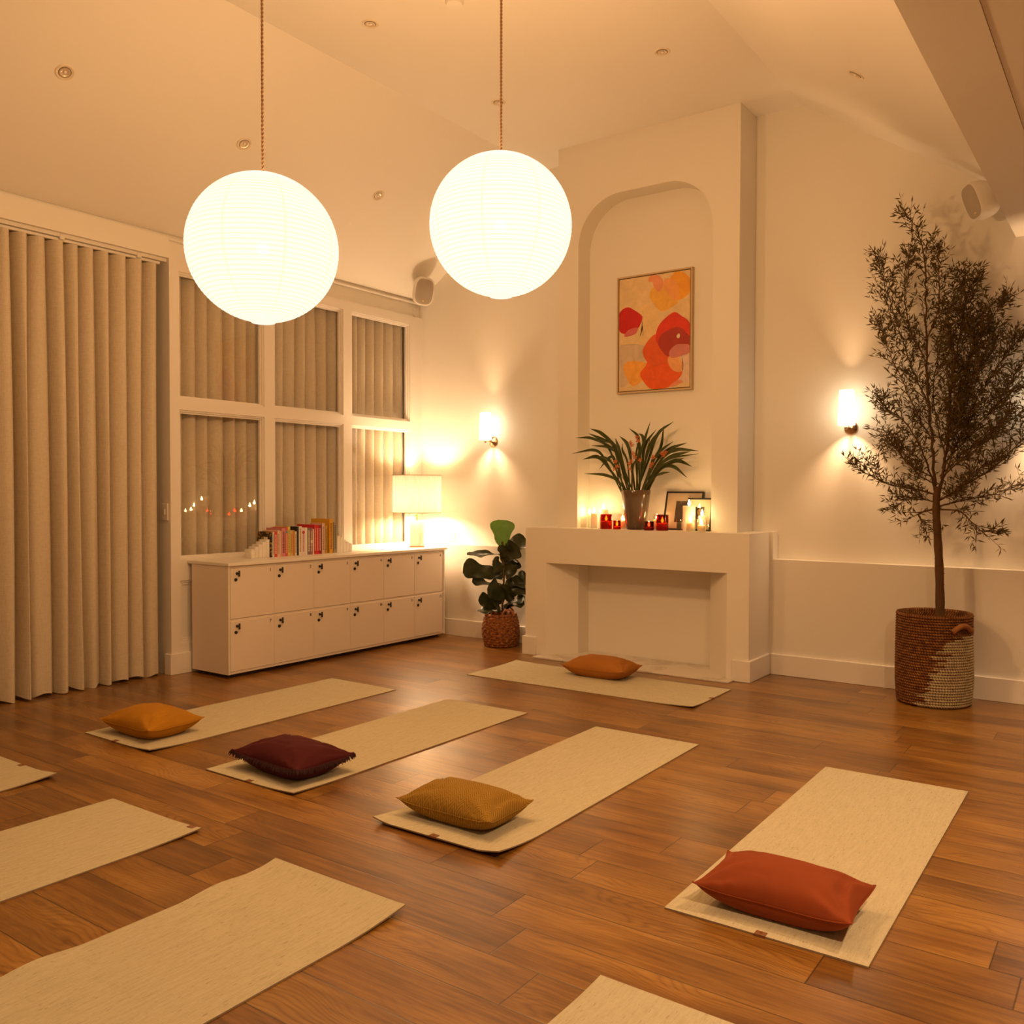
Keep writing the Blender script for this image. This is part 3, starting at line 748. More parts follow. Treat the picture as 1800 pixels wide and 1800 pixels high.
def picture(x0, x1, h, y0, y1, lab, photo, kind):
    o = thing('picture_frame', lab, 'picture', ((x0+x1)/2, y0, FT), 0, 'black picture frames on the mantel')
    w = x1-x0; t = .011; an = math.atan2(y1-y0, h)
    tf = Matrix.Translation((x0, y0, FT+.0005)) @ Matrix.Rotation(-an, 4, 'X')
    b = BM()
    for a in ((0,w,0,t),(0,w,h-t,h),(0,t,t,h-t),(w-t,w,t,h-t)): box(b, a[0], a[1], -.006, .012, a[2], a[3])
    b.transform(tf); obj('frame', b, M['black'], o, world=True)
    b = BM(); box(b, t, w-t, .001, .008, t, h-t); b.transform(tf); obj('mount', b, mat('mount_card', (.76,.66,.55), .5), o, world=True)
    px0, px1, pz0, pz1 = photo
    pm = mat('photo_print', (.06,.045,.03), .4); g = N(pm); n_ = g.noise(g.coord('Object'), 16, 4, .6); g.base(g.ramp(n_, [(.35,(.03,.02,.012)),(.6,(.10,.07,.045)),(.75,(.35,.26,.17))]))
    b = BM(); box(b, px0, px1, .0002, .004, pz0, pz1, 0)
    if kind == 'head':
        c = ((px0+px1)/2, (pz0+pz1)/2)
        vs = [b.verts.new((c[0]+.018*cos(a), -.0003, c[1]+.004+.026*sin(a))) for a in [2*pi*k/20 for k in range(20)]]; f = b.faces.new(vs); f.material_index = 1
        vs = [b.verts.new(q) for q in ((px0+.012,-.0002,pz0+.004),(px1-.012,-.0002,pz0+.004),(c[0]+.010,-.0002,c[1]-.02),(c[0]-.010,-.0002,c[1]-.02))]; b.faces.new(vs).material_index = 1
    b.transform(tf); obj('photograph', b, [pm, mat('photo_light', (.45,.34,.23), .5)], o, world=True)
    b = BM(); box(b, t, w-t, -.0022, -.0014, t, h-t); b.transform(tf); obj('glazing', b, M['clear_glass'], o, world=True)
picture(-3.020, -2.716, .298, 6.055, 6.136, 'larger black framed picture leaning in the niche behind the red candle glass', (.088,.21,.062,.225), 'land')
picture(-2.806, -2.615, .243, 6.025, 6.060, 'smaller black framed portrait leaning in front of the larger picture', (.058,.130,.090,.178), 'head')

# ------------------------------------------------------------------ candles
def wax_mat():
    m = mat('ivory_wax', (.90,.83,.66), .5); g = N(m)
    g.b.inputs['Subsurface Weight'].default_value = .6; g.b.inputs['Subsurface Radius'].default_value = (.05,.025,.01); g.b.inputs['Subsurface Scale'].default_value = .6
    return m
M['wax'] = wax_mat(); M['wick'] = mat('wick', (.03,.02,.015), .9)
CAND = (1, .55, .18)
def flame(b, x, y, z, s=1.0):
    prof = [(0,0),(.0045*s,.005*s),(.0060*s,.010*s),(.0048*s,.017*s),(.0022*s,.025*s),(0,.031*s)]
    lathe(b, [(r, z+h) for r, h in prof], 14, (x, y))
def add_flame(o, x, y, z, power, s=1.0):
    b = BM(); tube(b, [(x,y,z),(x,y,z+.008)], .0012, 6); obj('wick', b, M['wick'], o, world=True)
    b = BM(); flame(b, x, y, z+.004, s); obj('flame', b, M['flame'], o, 60, True)
    if power: point((x-o.location.x, y-o.location.y, z+.018-o.location.z), power, .012, CAND, o, 'candle_light')
def pillar(x, y, r, top, lab, power):
    o = thing('pillar_candle', lab, 'candle', (x, y, FT), 0, 'candles on the mantel')
    b = BM(); lathe(b, [(0,FT),(r,FT),(r,top-.002),(r-.003,top),(r*.6,top-.004),(0,top-.006)], 28, (x,y)); obj('wax', b, M['wax'], o, 40, True)
    add_flame(o, x, y, top-.006, power*1.05, 1.6)
def votive(x, y, r, top, wax, lab, gm, power, lit=True):
    o = thing('candle_glass', lab, 'candle', (x, y, FT), 0, 'candles on the mantel')
    b = BM(); lathe(b, [(0,FT),(r-.002,FT),(r,FT+.002),(r,top),(r-.003,top),(r-.003,FT+.008),(0,FT+.008)], 32, (x,y)); obj('glass', b, gm, o, 40, True)
    if lit:
        b = BM(); q = r-.0035; lathe(b, [(0,FT+.0085),(q,FT+.0085),(q,wax),(q*.7,wax-.001),(0,wax-.003)], 28, (x,y)); obj('wax', b, M['wax'], o, 40, True)
        add_flame(o, x, y, wax-.002, power*.95, 1.4)
pillar(-3.662, 6.055, .015, 1.122, 'thin ivory candle at the far left of the mantel niche', .8)
pillar(-3.573, 5.975, .025, 1.135, 'ivory pillar candle left of the first red glass', 1.0)
pillar(-3.537, 6.06, .036, 1.164, 'tall ivory pillar candle standing behind the left red glass', 1.2)
pillar(-2.757, 5.96, .046, 1.201, 'tallest thick ivory pillar candle in front of the black frames', 1.0)
pillar(-2.645, 5.94, .026, 1.131, 'short ivory pillar candle beside the niche right edge', .8)
votive(-3.655, 5.955, .027, 1.106, 1.05, 'empty clear glass tumbler at the left end of the candles', M['clear_glass'], 0, False)
votive(-3.419, 5.90, .046, 1.130, 1.078, 'red glass candle, the left of the two big ones', M['red_glass'], .5)
votive(-3.324, 5.90, .029, 1.084, 1.040, 'small red glass tealight left of the planter', M['red_glass'], .3)
votive(-3.352, 6.035, .044, 1.132, 1.078, 'clear glass candle glowing behind the small red tealight', M['clear_glass'], .9)
votive(-3.040, 5.875, .037, 1.084, 1.042, 'squat dark red candle jar right of the planter foot', M['dark_glass'], .25)
votive(-3.040, 6.005, .030, 1.133, 1.092, 'pale glass candle half hidden behind the right big red glass', M['clear_glass'], .7)
votive(-2.942, 5.90, .045, 1.135, 1.072, 'red glass candle, the right of the two big ones', M['red_glass'], .5)
votive(-2.800, 5.885, .020, 1.105, 1.05, 'narrow empty clear glass left of the tallest pillar candle', M['clear_glass'], 0, False)
votive(-2.700, 5.865, .031, 1.102, 1.082, 'clear glass tealight in front of the tallest pillar candle', M['clear_glass'], .7)
votive(-2.612, 5.855, .030, 1.104, 1.066, 'clear glass tealight in front of the short pillar candle', M['clear_glass'], .35)

# ------------------------------------------------------------------ plants
def leaf_mat(name, c0, c1, tl=.25, rough=.45, sc=30):
    m = mat(name, c0, rough, spec=.4); g = N(m); n_ = g.noise(g.coord('Object'), sc, 2)
    c = g.mixc(n_, c0, c1); g.base(c)
    t = g.n('ShaderNodeBsdfTranslucent'); g.l(c, t.inputs[0]); g.surf(g.mixs(tl, g.b.outputs[0], t.outputs[0])); return m
M['orchid_leaf'] = leaf_mat('strap_leaf_green', (.036,.050,.010), (.085,.095,.020), .22)
M['orchid_flower'] = leaf_mat('orange_petals', (.55,.13,.03), (.70,.24,.07), .3)
M['olive_leaf'] = leaf_mat('olive_leaf', (.055,.035,.008), (.15,.098,.026), .22, .6)
M['olive_bark'] = fabric('olive_bark', (.13,.068,.026), 0, 4, .9, 120, .6, .6)
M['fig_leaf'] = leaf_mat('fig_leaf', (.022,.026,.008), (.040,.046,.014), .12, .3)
M['fig_backlit'] = leaf_mat('fig_leaf_backlit', (.08,.17,.03), (.12,.23,.045), .45, .4)  # light from behind the top leaf is put into this brighter green
M['soil'] = mat('potting_soil', (.05,.03,.018), .95)

# strap-leaved orchid in a glazed planter
VX, VY = -3.198, 5.965
op = thing('potted_orchid', 'strap leaved orchid with orange flowers in glazed grey planter on the mantel', 'plant', (VX, VY, FT))
def glaze():
    m = mat('grey_brown_glaze', (.3,.23,.16), .14, spec=.6); g = N(m); v = g.coord('Object'); x, y, z = g.sep(v)
    a = g.noise(v, 60, 3); s = g.noise(v, 170, 1)
    c = g.ramp(g.math('ADD', z, g.math('MULTIPLY', a, .06)), [(.03,(.05,.026,.012)),(.10,(.115,.082,.05)),(.26,(.145,.108,.072)),(.30,(.12,.07,.035))])
    g.base(g.mixc(g.ramp(s, [(.70,(0,0,0)),(.74,(1,1,1))]), c, (.09,.05,.03))); return m
b = BM(); lathe(b, [(0,FT),(.064,FT),(.070,FT+.006),(.082,FT+.06),(.095,FT+.15),(.108,FT+.26),(.112,FT+.296),(.110,FT+.299),(.105,FT+.296),(.100,FT+.25),(0,FT+.25)], 48, (VX,VY)); obj('planter', b, glaze(), op, 50, True)
b = BM(); lathe(b, [(0,FT+.262),(.101,FT+.262)], 32, (VX,VY)); obj('soil', b, M['soil'], op, world=True)
ORCHID = [
 [(-3.313,5.97,1.315),(-3.439,5.939,1.527),(-3.523,5.908,1.623),(-3.739,5.908,1.602)],[(-3.313,5.97,1.315),(-3.423,5.969,1.615),(-3.56,5.94,1.715),(-3.72,5.93,1.728)],
 [(-3.313,5.97,1.315),(-3.363,5.952,1.621),(-3.471,5.934,1.747),(-3.586,5.934,1.795)],[(-3.297,5.97,1.315),(-3.393,5.975,1.644),(-3.498,5.981,1.706),(-3.632,5.981,1.763)],
 [(-3.313,5.97,1.315),(-3.359,5.978,1.381),(-3.482,5.985,1.433),(-3.668,5.985,1.446)],[(-3.313,5.97,1.315),(-3.395,5.922,1.468),(-3.476,5.873,1.569),(-3.613,5.873,1.554)],
 [(-3.305,5.97,1.315),(-3.359,5.916,1.496),(-3.395,5.863,1.553),(-3.496,5.863,1.577)],[(-3.288,5.97,1.315),(-3.364,5.999,1.571),(-3.457,6.027,1.648),(-3.595,6.027,1.727)],
 [(-3.288,5.97,1.315),(-3.34,5.941,1.583),(-3.39,5.912,1.641),(-3.56,5.912,1.661)],[(-3.272,5.97,1.315),(-3.289,5.938,1.496),(-3.313,5.907,1.625),(-3.346,5.907,1.712)],
 [(-3.256,5.97,1.315),(-3.298,6.015,1.527),(-3.365,6.059,1.625),(-3.365,6.059,1.684)],[(-3.231,5.97,1.315),(-3.236,5.962,1.524),(-3.265,5.954,1.661),(-3.336,5.954,1.729)],
 [(-3.207,5.97,1.315),(-3.215,5.999,1.568),(-3.207,6.027,1.714),(-3.294,6.027,1.793)],[(-3.19,5.97,1.315),(-3.164,5.963,1.552),(-3.121,5.955,1.686),(-3.074,5.955,1.83)],
 [(-3.174,5.97,1.315),(-3.148,5.979,1.523),(-3.13,5.988,1.659),(-3.043,5.988,1.77)],[(-3.166,5.97,1.315),(-3.099,5.93,1.535),(-3.024,5.89,1.673),(-2.939,5.89,1.767)],
 [(-3.158,5.97,1.315),(-3.1,5.978,1.537),(-3.026,5.987,1.734),(-2.898,5.987,1.824)],[(-3.15,5.97,1.315),(-3.08,6.002,1.523),(-3.025,6.034,1.637),(-3.001,6.034,1.803)],
 [(-3.142,5.97,1.315),(-3.054,5.967,1.521),(-2.983,5.965,1.612),(-2.887,5.965,1.676)],[(-3.126,5.97,1.315),(-3.042,5.989,1.522),(-2.942,6.008,1.619),(-2.797,6.008,1.665)],
 [(-3.118,5.97,1.315),(-3.022,5.982,1.507),(-2.897,5.994,1.611),(-2.699,5.994,1.602)],[(-3.118,5.97,1.315),(-2.991,5.921,1.477),(-2.86,5.873,1.557),(-2.711,5.873,1.594)],
 [(-3.118,5.97,1.315),(-3.034,5.991,1.472),(-2.943,6.012,1.549),(-2.707,6.012,1.582)],[(-3.11,5.97,1.315),(-3.026,5.974,1.457),(-2.927,5.978,1.519),(-2.804,5.978,1.552)],
 [(-3.11,5.97,1.315),(-2.988,5.945,1.463),(-2.868,5.92,1.489),(-2.754,5.92,1.405)],[(-3.11,5.97,1.315),(-3.013,5.918,1.407),(-2.932,5.866,1.433),(-2.864,5.866,1.446)],
 [(-3.102,5.97,1.315),(-3.032,6.002,1.451),(-2.899,6.033,1.535),(-2.769,6.033,1.49)],[(-3.223,5.97,1.315),(-3.22,5.962,1.495),(-3.175,5.955,1.523),(-3.151,5.955,1.422)],
 [(-3.182,5.97,1.315),(-3.193,5.987,1.524),(-3.186,6.004,1.64),(-3.207,6.004,1.72)],[(-3.198,5.97,1.315),(-3.161,6.003,1.582),(-3.175,6.036,1.713),(-3.216,6.036,1.751)],
 [(-3.305,5.97,1.315),(-3.382,5.986,1.527),(-3.442,6.003,1.573),(-3.544,6.003,1.479)],[(-3.256,5.97,1.315),(-3.36,6.007,1.557),(-3.398,6.044,1.625),(-3.467,6.044,1.716)],
 [(-3.158,5.97,1.315),(-3.119,5.954,1.493),(-3.096,5.939,1.578),(-3.065,5.939,1.712)],[(-3.142,5.97,1.315),(-3.092,5.995,1.48),(-3.058,6.02,1.566),(-2.847,6.02,1.614)]]
def catmull(P, n):
    P = [Vector(p) for p in P]; P = [P[0]*2-P[1]] + P + [P[-1]*2-P[-2]]; out = []
    for i in range(1, len(P)-2):
        for k in range(n):
            t = k/n; p0, p1, p2, p3 = P[i-1:i+3]
            out.append(.5*((2*p1) + (-p0+p2)*t + (2*p0-5*p1+4*p2-p3)*t*t + (-p0+3*p1-3*p2+p3)*t**3))
    out.append(P[-2]); return out
b = BM(); rl = random.Random(4)
for L in ORCHID:
    L = [(VX+(L[0][0]-VX)*.78, VY+rl.uniform(-.07,.07), FT+.258)] + L[1:]
    pts = catmull(L, 6); n = len(pts)-1; w0 = rl.uniform(.0085, .0125); prev = None
    tw = rl.uniform(-.5, .5)
    for i, p in enumerate(pts):
        t = i/n; d = (pts[min(i+1,n)]-pts[max(i-1,0)]).normalized()
        sd = d.cross(Vector((0,-1,.25))).normalized(); up = sd.cross(d)
        sd = (sd*cos(tw*t+.2) + up*sin(tw*t+.2)).normalized(); up = sd.cross(d)
        w = w0*(.55 + .75*min(1, t*1.6))*(1 if t < .72 else max(.03, (1-t)/.28)**.8)
        ring = [b.verts.new(p - sd*w + up*w*.3), b.verts.new(p), b.verts.new(p + sd*w + up*w*.3)]
        if prev:
            for k in (0, 1): b.faces.new((prev[k], prev[k+1], ring[k+1], ring[k]))
        prev = ring
obj('foliage', b, M['orchid_leaf'], op, 60, True)
FL = [(-3.138,5.86,1.71),(-3.126,5.86,1.681),(-3.19,5.86,1.669),(-3.178,5.86,1.651),(-3.165,5.86,1.587),(-3.153,5.86,1.562),(-3.319,5.86,1.533),(-3.306,5.86,1.494),(-3.331,5.86,1.473),(-3.181,5.86,1.534),(-3.197,5.86,1.513),(-3.197,5.86,1.474),(-3.109,5.86,1.54),(-2.93,5.86,1.585),(-2.915,5.86,1.571),(-2.9,5.86,1.591),(-3.007,5.86,1.51),(-3.019,5.86,1.49),(-3.0,5.86,1.559)]
b = BM(); bs = BM()
for p in FL:
    p = Vector(p); a0 = rl.uniform(0, 6); nrm = Vector((rl.uniform(-.5,.5)+.4, -1, rl.uniform(-.4,.4))).normalized(); x, y = frame_of(nrm)
    for k in range(5):
        a = a0 + 2*pi*k/5; d = x*cos(a)+y*sin(a); s = d.cross(nrm); r = rl.uniform(.016, .023)
        vs = [b.verts.new(q) for q in (p, p+d*r*.5+s*r*.28+nrm*.003, p+d*r-nrm*.002, p+d*r*.5-s*r*.28+nrm*.003)]; b.faces.new(vs)
for p in [FL[0], FL[2], FL[7], FL[10], FL[13], FL[17]]:
    tube(bs, catmull([(VX+(p[0]-VX)*.3, VY-.02, FT+.258), (VX+(p[0]-VX)*.7, 5.91, 1.40), p], 6), .0018, 5)
obj('flowers', b, M['orchid_flower'], op, None, True)
obj('flower_stems', bs, M['olive_bark'], op, 60, True)

# olive tree in a rope basket -------------------------------------------------
OX, OY = -1.082, 5.925
ot = thing('olive_tree', 'tall slender olive tree with bare trunk standing in the rope basket', 'tree', (OX, OY, .30))
bt = BM(); bl = BM(); ro = random.Random(21)
TR = [(-1.060,5.925,.31),(-1.049,5.92,.53),(-1.057,5.92,.83),(-1.07,5.92,1.041),(-1.080,5.92,1.217),(-1.073,5.92,1.34)]
cp = catmull(TR, 6); tube(bt, cp, [.029 - .009*i/len(cp) + .0015*sin(i*1.7) for i in range(len(cp))], 12)
STEMS = [
 [(-1.082,5.92,1.252),(-1.102,5.92,1.534),(-1.133,5.92,1.887),(-1.151,5.92,2.24),(-1.157,5.92,2.521),(-1.167,5.92,2.768),(-1.219,5.92,2.952),(-1.287,5.92,3.041)],
 [(-1.066,5.92,1.287),(-1.021,5.914,1.601),(-1.002,5.907,1.947),(-.949,5.901,2.286),(-.92,5.9,2.488),(-.875,5.9,2.584)],
 [(-1.067,5.92,1.322),(-.94,5.896,1.667),(-.816,5.872,1.931),(-.697,5.86,2.122),(-.625,5.86,2.214)],
 [(-1.083,5.92,1.322),(-1.171,5.932,1.571),(-1.276,5.944,1.754),(-1.381,5.95,1.831),(-1.434,5.95,1.907)],
 [(-1.083,5.92,1.287),(-1.195,5.904,1.322),(-1.361,5.888,1.358),(-1.499,5.88,1.432),(-1.571,5.88,1.487)],
 [(-1.066,5.92,1.252),(-.907,5.912,1.357),(-.753,5.904,1.458),(-.635,5.9,1.589),(-.563,5.9,1.67)],
 [(-1.066,5.92,1.217),(-.945,5.963,1.253),(-.794,6.0,1.288),(-.612,6.0,1.357)],
 [(-1.072,5.92,1.199),(-.932,5.888,1.184),(-.833,5.86,1.084),(-.766,5.86,1.066)],
 [(-1.098,5.92,1.199),(-1.185,5.944,1.162),(-1.141,5.95,1.073)],
 [(-1.122,5.92,1.816),(-1.245,5.936,2.109),(-1.337,5.952,2.406),(-1.411,5.96,2.632),(-1.454,5.96,2.802)],
 [(-1.103,5.92,1.604),(-1.232,5.888,1.89),(-1.348,5.86,2.179),(-1.419,5.86,2.382)],
 [(-1.022,5.92,1.602),(-.859,5.973,1.807),(-.712,6.02,1.905),(-.593,6.02,1.932)],
 [(-.952,5.92,2.29),(-.868,5.984,2.36),(-.794,6.0,2.457)],
 [(-1.151,5.92,2.24),(-1.078,5.899,2.438),(-1.077,5.88,2.642),(-1.079,5.88,2.788)],
 [(-1.004,5.92,1.949),(-.852,5.883,2.206),(-.758,5.85,2.359),(-.714,5.85,2.404)],
 [(-1.037,5.92,1.532),(-1.115,5.964,1.89),(-1.078,6.008,2.245),(-1.03,6.03,2.491),(-.974,6.03,2.659)],
 [(-1.036,5.92,1.462),(-.903,5.856,1.731),(-.838,5.8,2.059),(-.826,5.8,2.325)],
 [(-1.052,5.92,1.392),(-.805,5.824,1.624),(-.656,5.8,1.782)],
 [(-1.1,5.92,1.393),(-1.279,5.973,1.503),(-1.378,6.02,1.69),(-1.437,6.02,1.582)],
 [(-1.142,5.92,2.098),(-1.244,5.92,2.32),(-1.282,5.92,2.608),(-1.251,5.92,2.816)],
 # fuller right-hand core
 [(-1.03,5.92,1.6),(-.93,5.87,1.95),(-.88,5.84,2.2),(-.93,5.84,2.38)],
 [(-1.00,5.91,1.75),(-.90,5.99,2.0),(-.80,6.02,2.15),(-.79,6.02,2.30)],
 [(-1.02,5.92,1.5),(-.83,5.88,1.72),(-.72,5.86,1.86),(-.64,5.86,2.02)],
 [(-1.05,5.92,1.45),(-.98,5.82,1.75),(-.97,5.78,2.05),(-1.0,5.78,2.3)],
 [(-1.06,5.92,1.4),(-.92,5.93,1.55),(-.78,5.95,1.66),(-.62,5.95,1.78)],
 [(-1.08,5.92,1.35),(-1.18,5.85,1.42),(-1.26,5.82,1.55),(-1.33,5.82,1.6)],
 [(-1.07,5.92,1.26),(-.96,5.86,1.30),(-.86,5.84,1.42),(-.74,5.83,1.50)],
 [(-1.08,5.92,1.24),(-1.22,5.95,1.27),(-1.33,5.96,1.21)],
]
def leaf(p, d, ln, w):
    d = d.normalized(); s = d.cross(Vector((ro.uniform(-1,1), ro.uniform(-1,1), ro.uniform(-1,1)))).normalized(); u = s.cross(d)
    c = u*ln*ro.uniform(-.12,.12)
    q = [p, p+d*ln*.45+s*w+c, p+d*ln+c*.3, p+d*ln*.45-s*w+c]
    bl.faces.new([bl.verts.new(v) for v in q])
def clampy(p):
    p.y = min(max(p.y, 5.5), 6.2); return p
def twig(p0, d, ln, depth=0):
    n = max(3, int(ln/.03)); pts = [p0.copy()]; p = p0.copy(); d = d.normalized()
    for k in range(n):
        d = (d + Vector((ro.uniform(-.22,.22), ro.uniform(-.22,.22), ro.uniform(-.14,.20)))).normalized(); p = clampy(p + d*ln/n); pts.append(p.copy())
    tube(bt, pts, [.0022*(1-.7*i/n) for i in range(n+1)], 4)
    for i in range(1, n+1):
        for s in (0, 1):
            if ro.random() < .93:
                dd = (d*.55 + Vector((ro.uniform(-1,1), ro.uniform(-.8,.8), ro.uniform(-.7,.9))).normalized()*.9)
                leaf(pts[i], dd, ro.uniform(.034,.060), ro.uniform(.0036,.0056))
    leaf(pts[-1], d, .045, .0036)
for si, s in enumerate(STEMS):
    pts = catmull(s, 7); n = len(pts); r0 = .010 if si in (0, 1) else .0065 if si < 9 else .0045
    pts = [p + Vector((ro.uniform(-.006,.006), ro.uniform(-.006,.006), 0)) for p in pts]
    tube(bt, pts, [r0*(1 - .86*i/n) for i in range(n)], 6)
    length = sum((pts[i+1]-pts[i]).length for i in range(n-1))
    cnt = int(length*(70 if si < 20 else 105)); st = .10 if si > 8 else .16
    if si == 0: cnt = int(length*34)
    if si in (4,): cnt = int(length*80)
    for k in range(cnt):
        t = st + (1-st)*(k+ro.random())/cnt; i = min(int(t*(n-1)), n-2); p = pts[i].lerp(pts[i+1], t*(n-1)-i)
        d = (pts[i+1]-pts[i]).normalized(); side = Vector((ro.uniform(-1,1), ro.uniform(-1,1)*.8, ro.uniform(-.15,.45)))
        twig(p, d*.75 + side.normalized()*.75, ro.uniform(.06, .17)*(1.0 if t < .8 else .7))
    twig(pts[-1], pts[-1]-pts[-3], .07)
for k in range(26):   # small nubs up the bare trunk
    p = cp[2 + k % (len(cp)-6)]; a = ro.uniform(0, 6.3); ball(bt, (p.x+.024*cos(a), p.y+.024*sin(a), p.z+ro.uniform(-.03,.03)), .004, 6, 4)
obj('trunk_and_branches', bt, M['olive_bark'], ot, 60, True)
obj('foliage', bl, M['olive_leaf'], ot, None, True)
def rope_mat():
    m = mat('coiled_rope', (.25,.1,.04), .8, spec=.2); g = N(m); v = g.coord('Object'); x, y, z = g.sep(v)
    ang = g.math('ARCTAN2', y, x); coil = 1/.0168
    zc = g.math('MULTIPLY', z, coil); row = g.math('FLOOR', zc)
    nz = g.noise(g.scale(v, (26, 26, 60)), 1, 2); wn = g.n('ShaderNodeTexWhiteNoise', noise_dimensions='1D'); g.l(row, wn.inputs['W'])
    tw = g.math('SINE', g.math('ADD', g.math('MULTIPLY', ang, 84.0), g.math('ADD', g.math('MULTIPLY', wn.outputs['Value'], 40.0), g.math('MULTIPLY', zc, 2.4))))
    # cream-painted side: along the axis u to the right of the basket, edge ragged per coil
    u = g.math('ADD', g.math('MULTIPLY', x, .955), g.math('MULTIPLY', y, -.29))
    edge = g.math('ADD', g.math('MULTIPLY_ADD', z, .42, .005), g.math('MULTIPLY', g.math('SUBTRACT', wn.outputs['Value'], .5), .075))
    edge = g.math('ADD', edge, g.math('MULTIPLY', g.math('GREATER_THAN', z, .44), 1.0))
    msk = g.math('GREATER_THAN', g.math('ADD', u, g.math('MULTIPLY', g.math('SUBTRACT', nz, .5), .06)), edge)
    brown = g.ramp(nz, [(.3,(.17,.060,.018)),(.55,(.31,.125,.038)),(.75,(.42,.20,.07))]); cream = g.ramp(nz, [(.3,(.50,.38,.22)),(.7,(.74,.60,.38))])
    c = g.mixc(msk, brown, cream); sh = g.ramp(g.math('MULTIPLY_ADD', tw, .5, .5), [(.12,(.38,.34,.30)),(.55,(1,1,1))])
    g.base(g.mixc(.75, c, sh, 'MULTIPLY')); g.norm(g.bump(tw, .9, .006)); return m
kb = thing('rope_basket', 'large coiled rope basket, brown with cream patch, holding the olive tree', 'basket', (OX, OY, 0))
b = BM(); prof = [(0,.004),(.205,.004)]; nc = 33; Hb = .555
for i in range(nc):
    z = .008 + (Hb-.008)*i/nc; r = .212 + .007*min(1, z/.12) + .002*sin(z*9)
    for k in range(5): prof.append((r + .0088*sin(pi*k/5)**.8 - .0055, z + (Hb-.008)/nc*k/5))
prof += [(.214,Hb+.006),(.208,Hb+.004),(.204,Hb-.01),(.20,.31),(0,.31)]
lathe(b, prof, 96, fn=lambda a, z: .003*sin(2*a+.6)+.0016*sin(5*a+z*8)); obj('coil_body', b, rope_mat(), kb, 70)
b = BM(); lathe(b, [(0,.320),(.196,.318)], 24); obj('soil', b, M['soil'], kb)
b = BM()
hp = [(.222*cos(a)*1.05, .222*sin(a)*1.05, .47+.035*sin(pi*(a+.95)/.62)) for a in [-.95+.62*k/12 for k in range(13)]]
tube(b, hp, .016, 10); obj('handle', b, fabric('rope_handle', (.33,.135,.045), 0, 5, .9, 160, .8, .5), kb, 60)

# fiddle leaf fig in a woven basket --------------------------------------------
FX, FY, FRZ = -4.492, 5.985, radians(36.9)
fb = thing('woven_basket', 'small round woven basket with handle holding the fiddle leaf fig', 'basket', (FX, FY, 0), FRZ)
def weave_mat():
    m = mat('water_hyacinth', (.3,.11,.035), .7, spec=.3); g = N(m); v = g.coord('Object'); x, y, z = g.sep(v)
    a = g.math('ARCTAN2', y, x); cv = g.comb(g.math('MULTIPLY', a, 3.2), g.math('MULTIPLY', z, 38.0), 0.0)
    n_ = g.noise(cv, 2.2, 3, .6, .6); c = g.ramp(n_, [(.30,(.04,.012,.004)),(.45,(.19,.060,.015)),(.60,(.34,.125,.032)),(.8,(.50,.23,.075))])
    g.base(c); g.norm(g.bump(n_, .8, .008)); return m
b = BM(); nr = 12; prof = [(0,.004),(.098,.004)]
for i in range(nr):
    t = (i+.5)/nr; z = .27*t; r = .112 + .042*sin(pi*(.12+.80*t))**.8
    for k in range(3): prof.append((r + .006*sin(pi*(k+.5)/3), .27*(i + (k+.5)/3)/nr))
prof += [(.128,.276),(.118,.274),(.114,.25),(.11,.20),(0,.20)]
lathe(b, prof, 72, fn=lambda a, z: .0045*sin(a*14 + (int(z/.0225) % 2)*pi)); obj('woven_body', b, weave_mat(), fb, 70)
b = BM(); lathe(b, [(0,.215),(.109,.213)], 24); obj('soil', b, M['soil'], fb)
for s in (-1, 1):
    b = BM(); hp = [(.060+.048*cos(pi*k/12), s*.095, .262+.052*sin(pi*k/12)) for k in range(13)]
    tube(b, hp, .0085, 8); obj('handle', b, mat('cane_handle', (.36,.13,.045), .6), fb, 60)
fg = thing('fiddle_leaf_fig', 'fiddle leaf fig with large dark leaves and one backlit green top leaf', 'plant', (FX, FY, .2), FRZ)
bs = BM(); tube(bs, catmull([(.01,0,.005),(.015,.0,.2),(.028,.0,.42),(.018,.0,.60),(.012,0,.68)], 6), .008, 8)
bl2 = BM(); bl3 = BM()
FIDDLE = [(0,.04),(.06,.22),(.16,.46),(.30,.62),(.42,.63),(.55,.74),(.70,.95),(.80,1.0),(.89,.94),(.95,.74),(1.0001,.34)]
def figleaf(bm, base, tip, width, nrm, cup=.15, sag=.0, wav=.012, seed=0):
    rr = random.Random(seed); base, tip, nrm = Vector(base), Vector(tip), Vector(nrm).normalized()
    d = tip-base; L = d.length; d.normalize(); s = d.cross(nrm).normalized(); u = s.cross(d).normalized()
    n = 16; prev = None; ph = rr.uniform(0, 6)
    for i in range(n+1):
        t = i/n
        for (ta, wa), (tb_, wb) in zip(FIDDLE, FIDDLE[1:]):
            if ta <= t <= tb_: w = width/2*(wa + (wb-wa)*(t-ta)/(tb_-ta))
        c = base + d*L*t + u*(-sag*sin(pi*t*.5)**2)
        row = []
        for k in range(-3, 4):
            q = k/3; row.append(bm.verts.new(c + s*w*q + u*(cup*w*q*q + wav*sin(t*9+ph+q*2)*abs(q)**1.5 + .006*abs(q)*sin(t*20)*.5)))
        if prev:
            for k in range(6): bm.faces.new((prev[k], prev[k+1], row[k+1], row[k]))
        prev = row
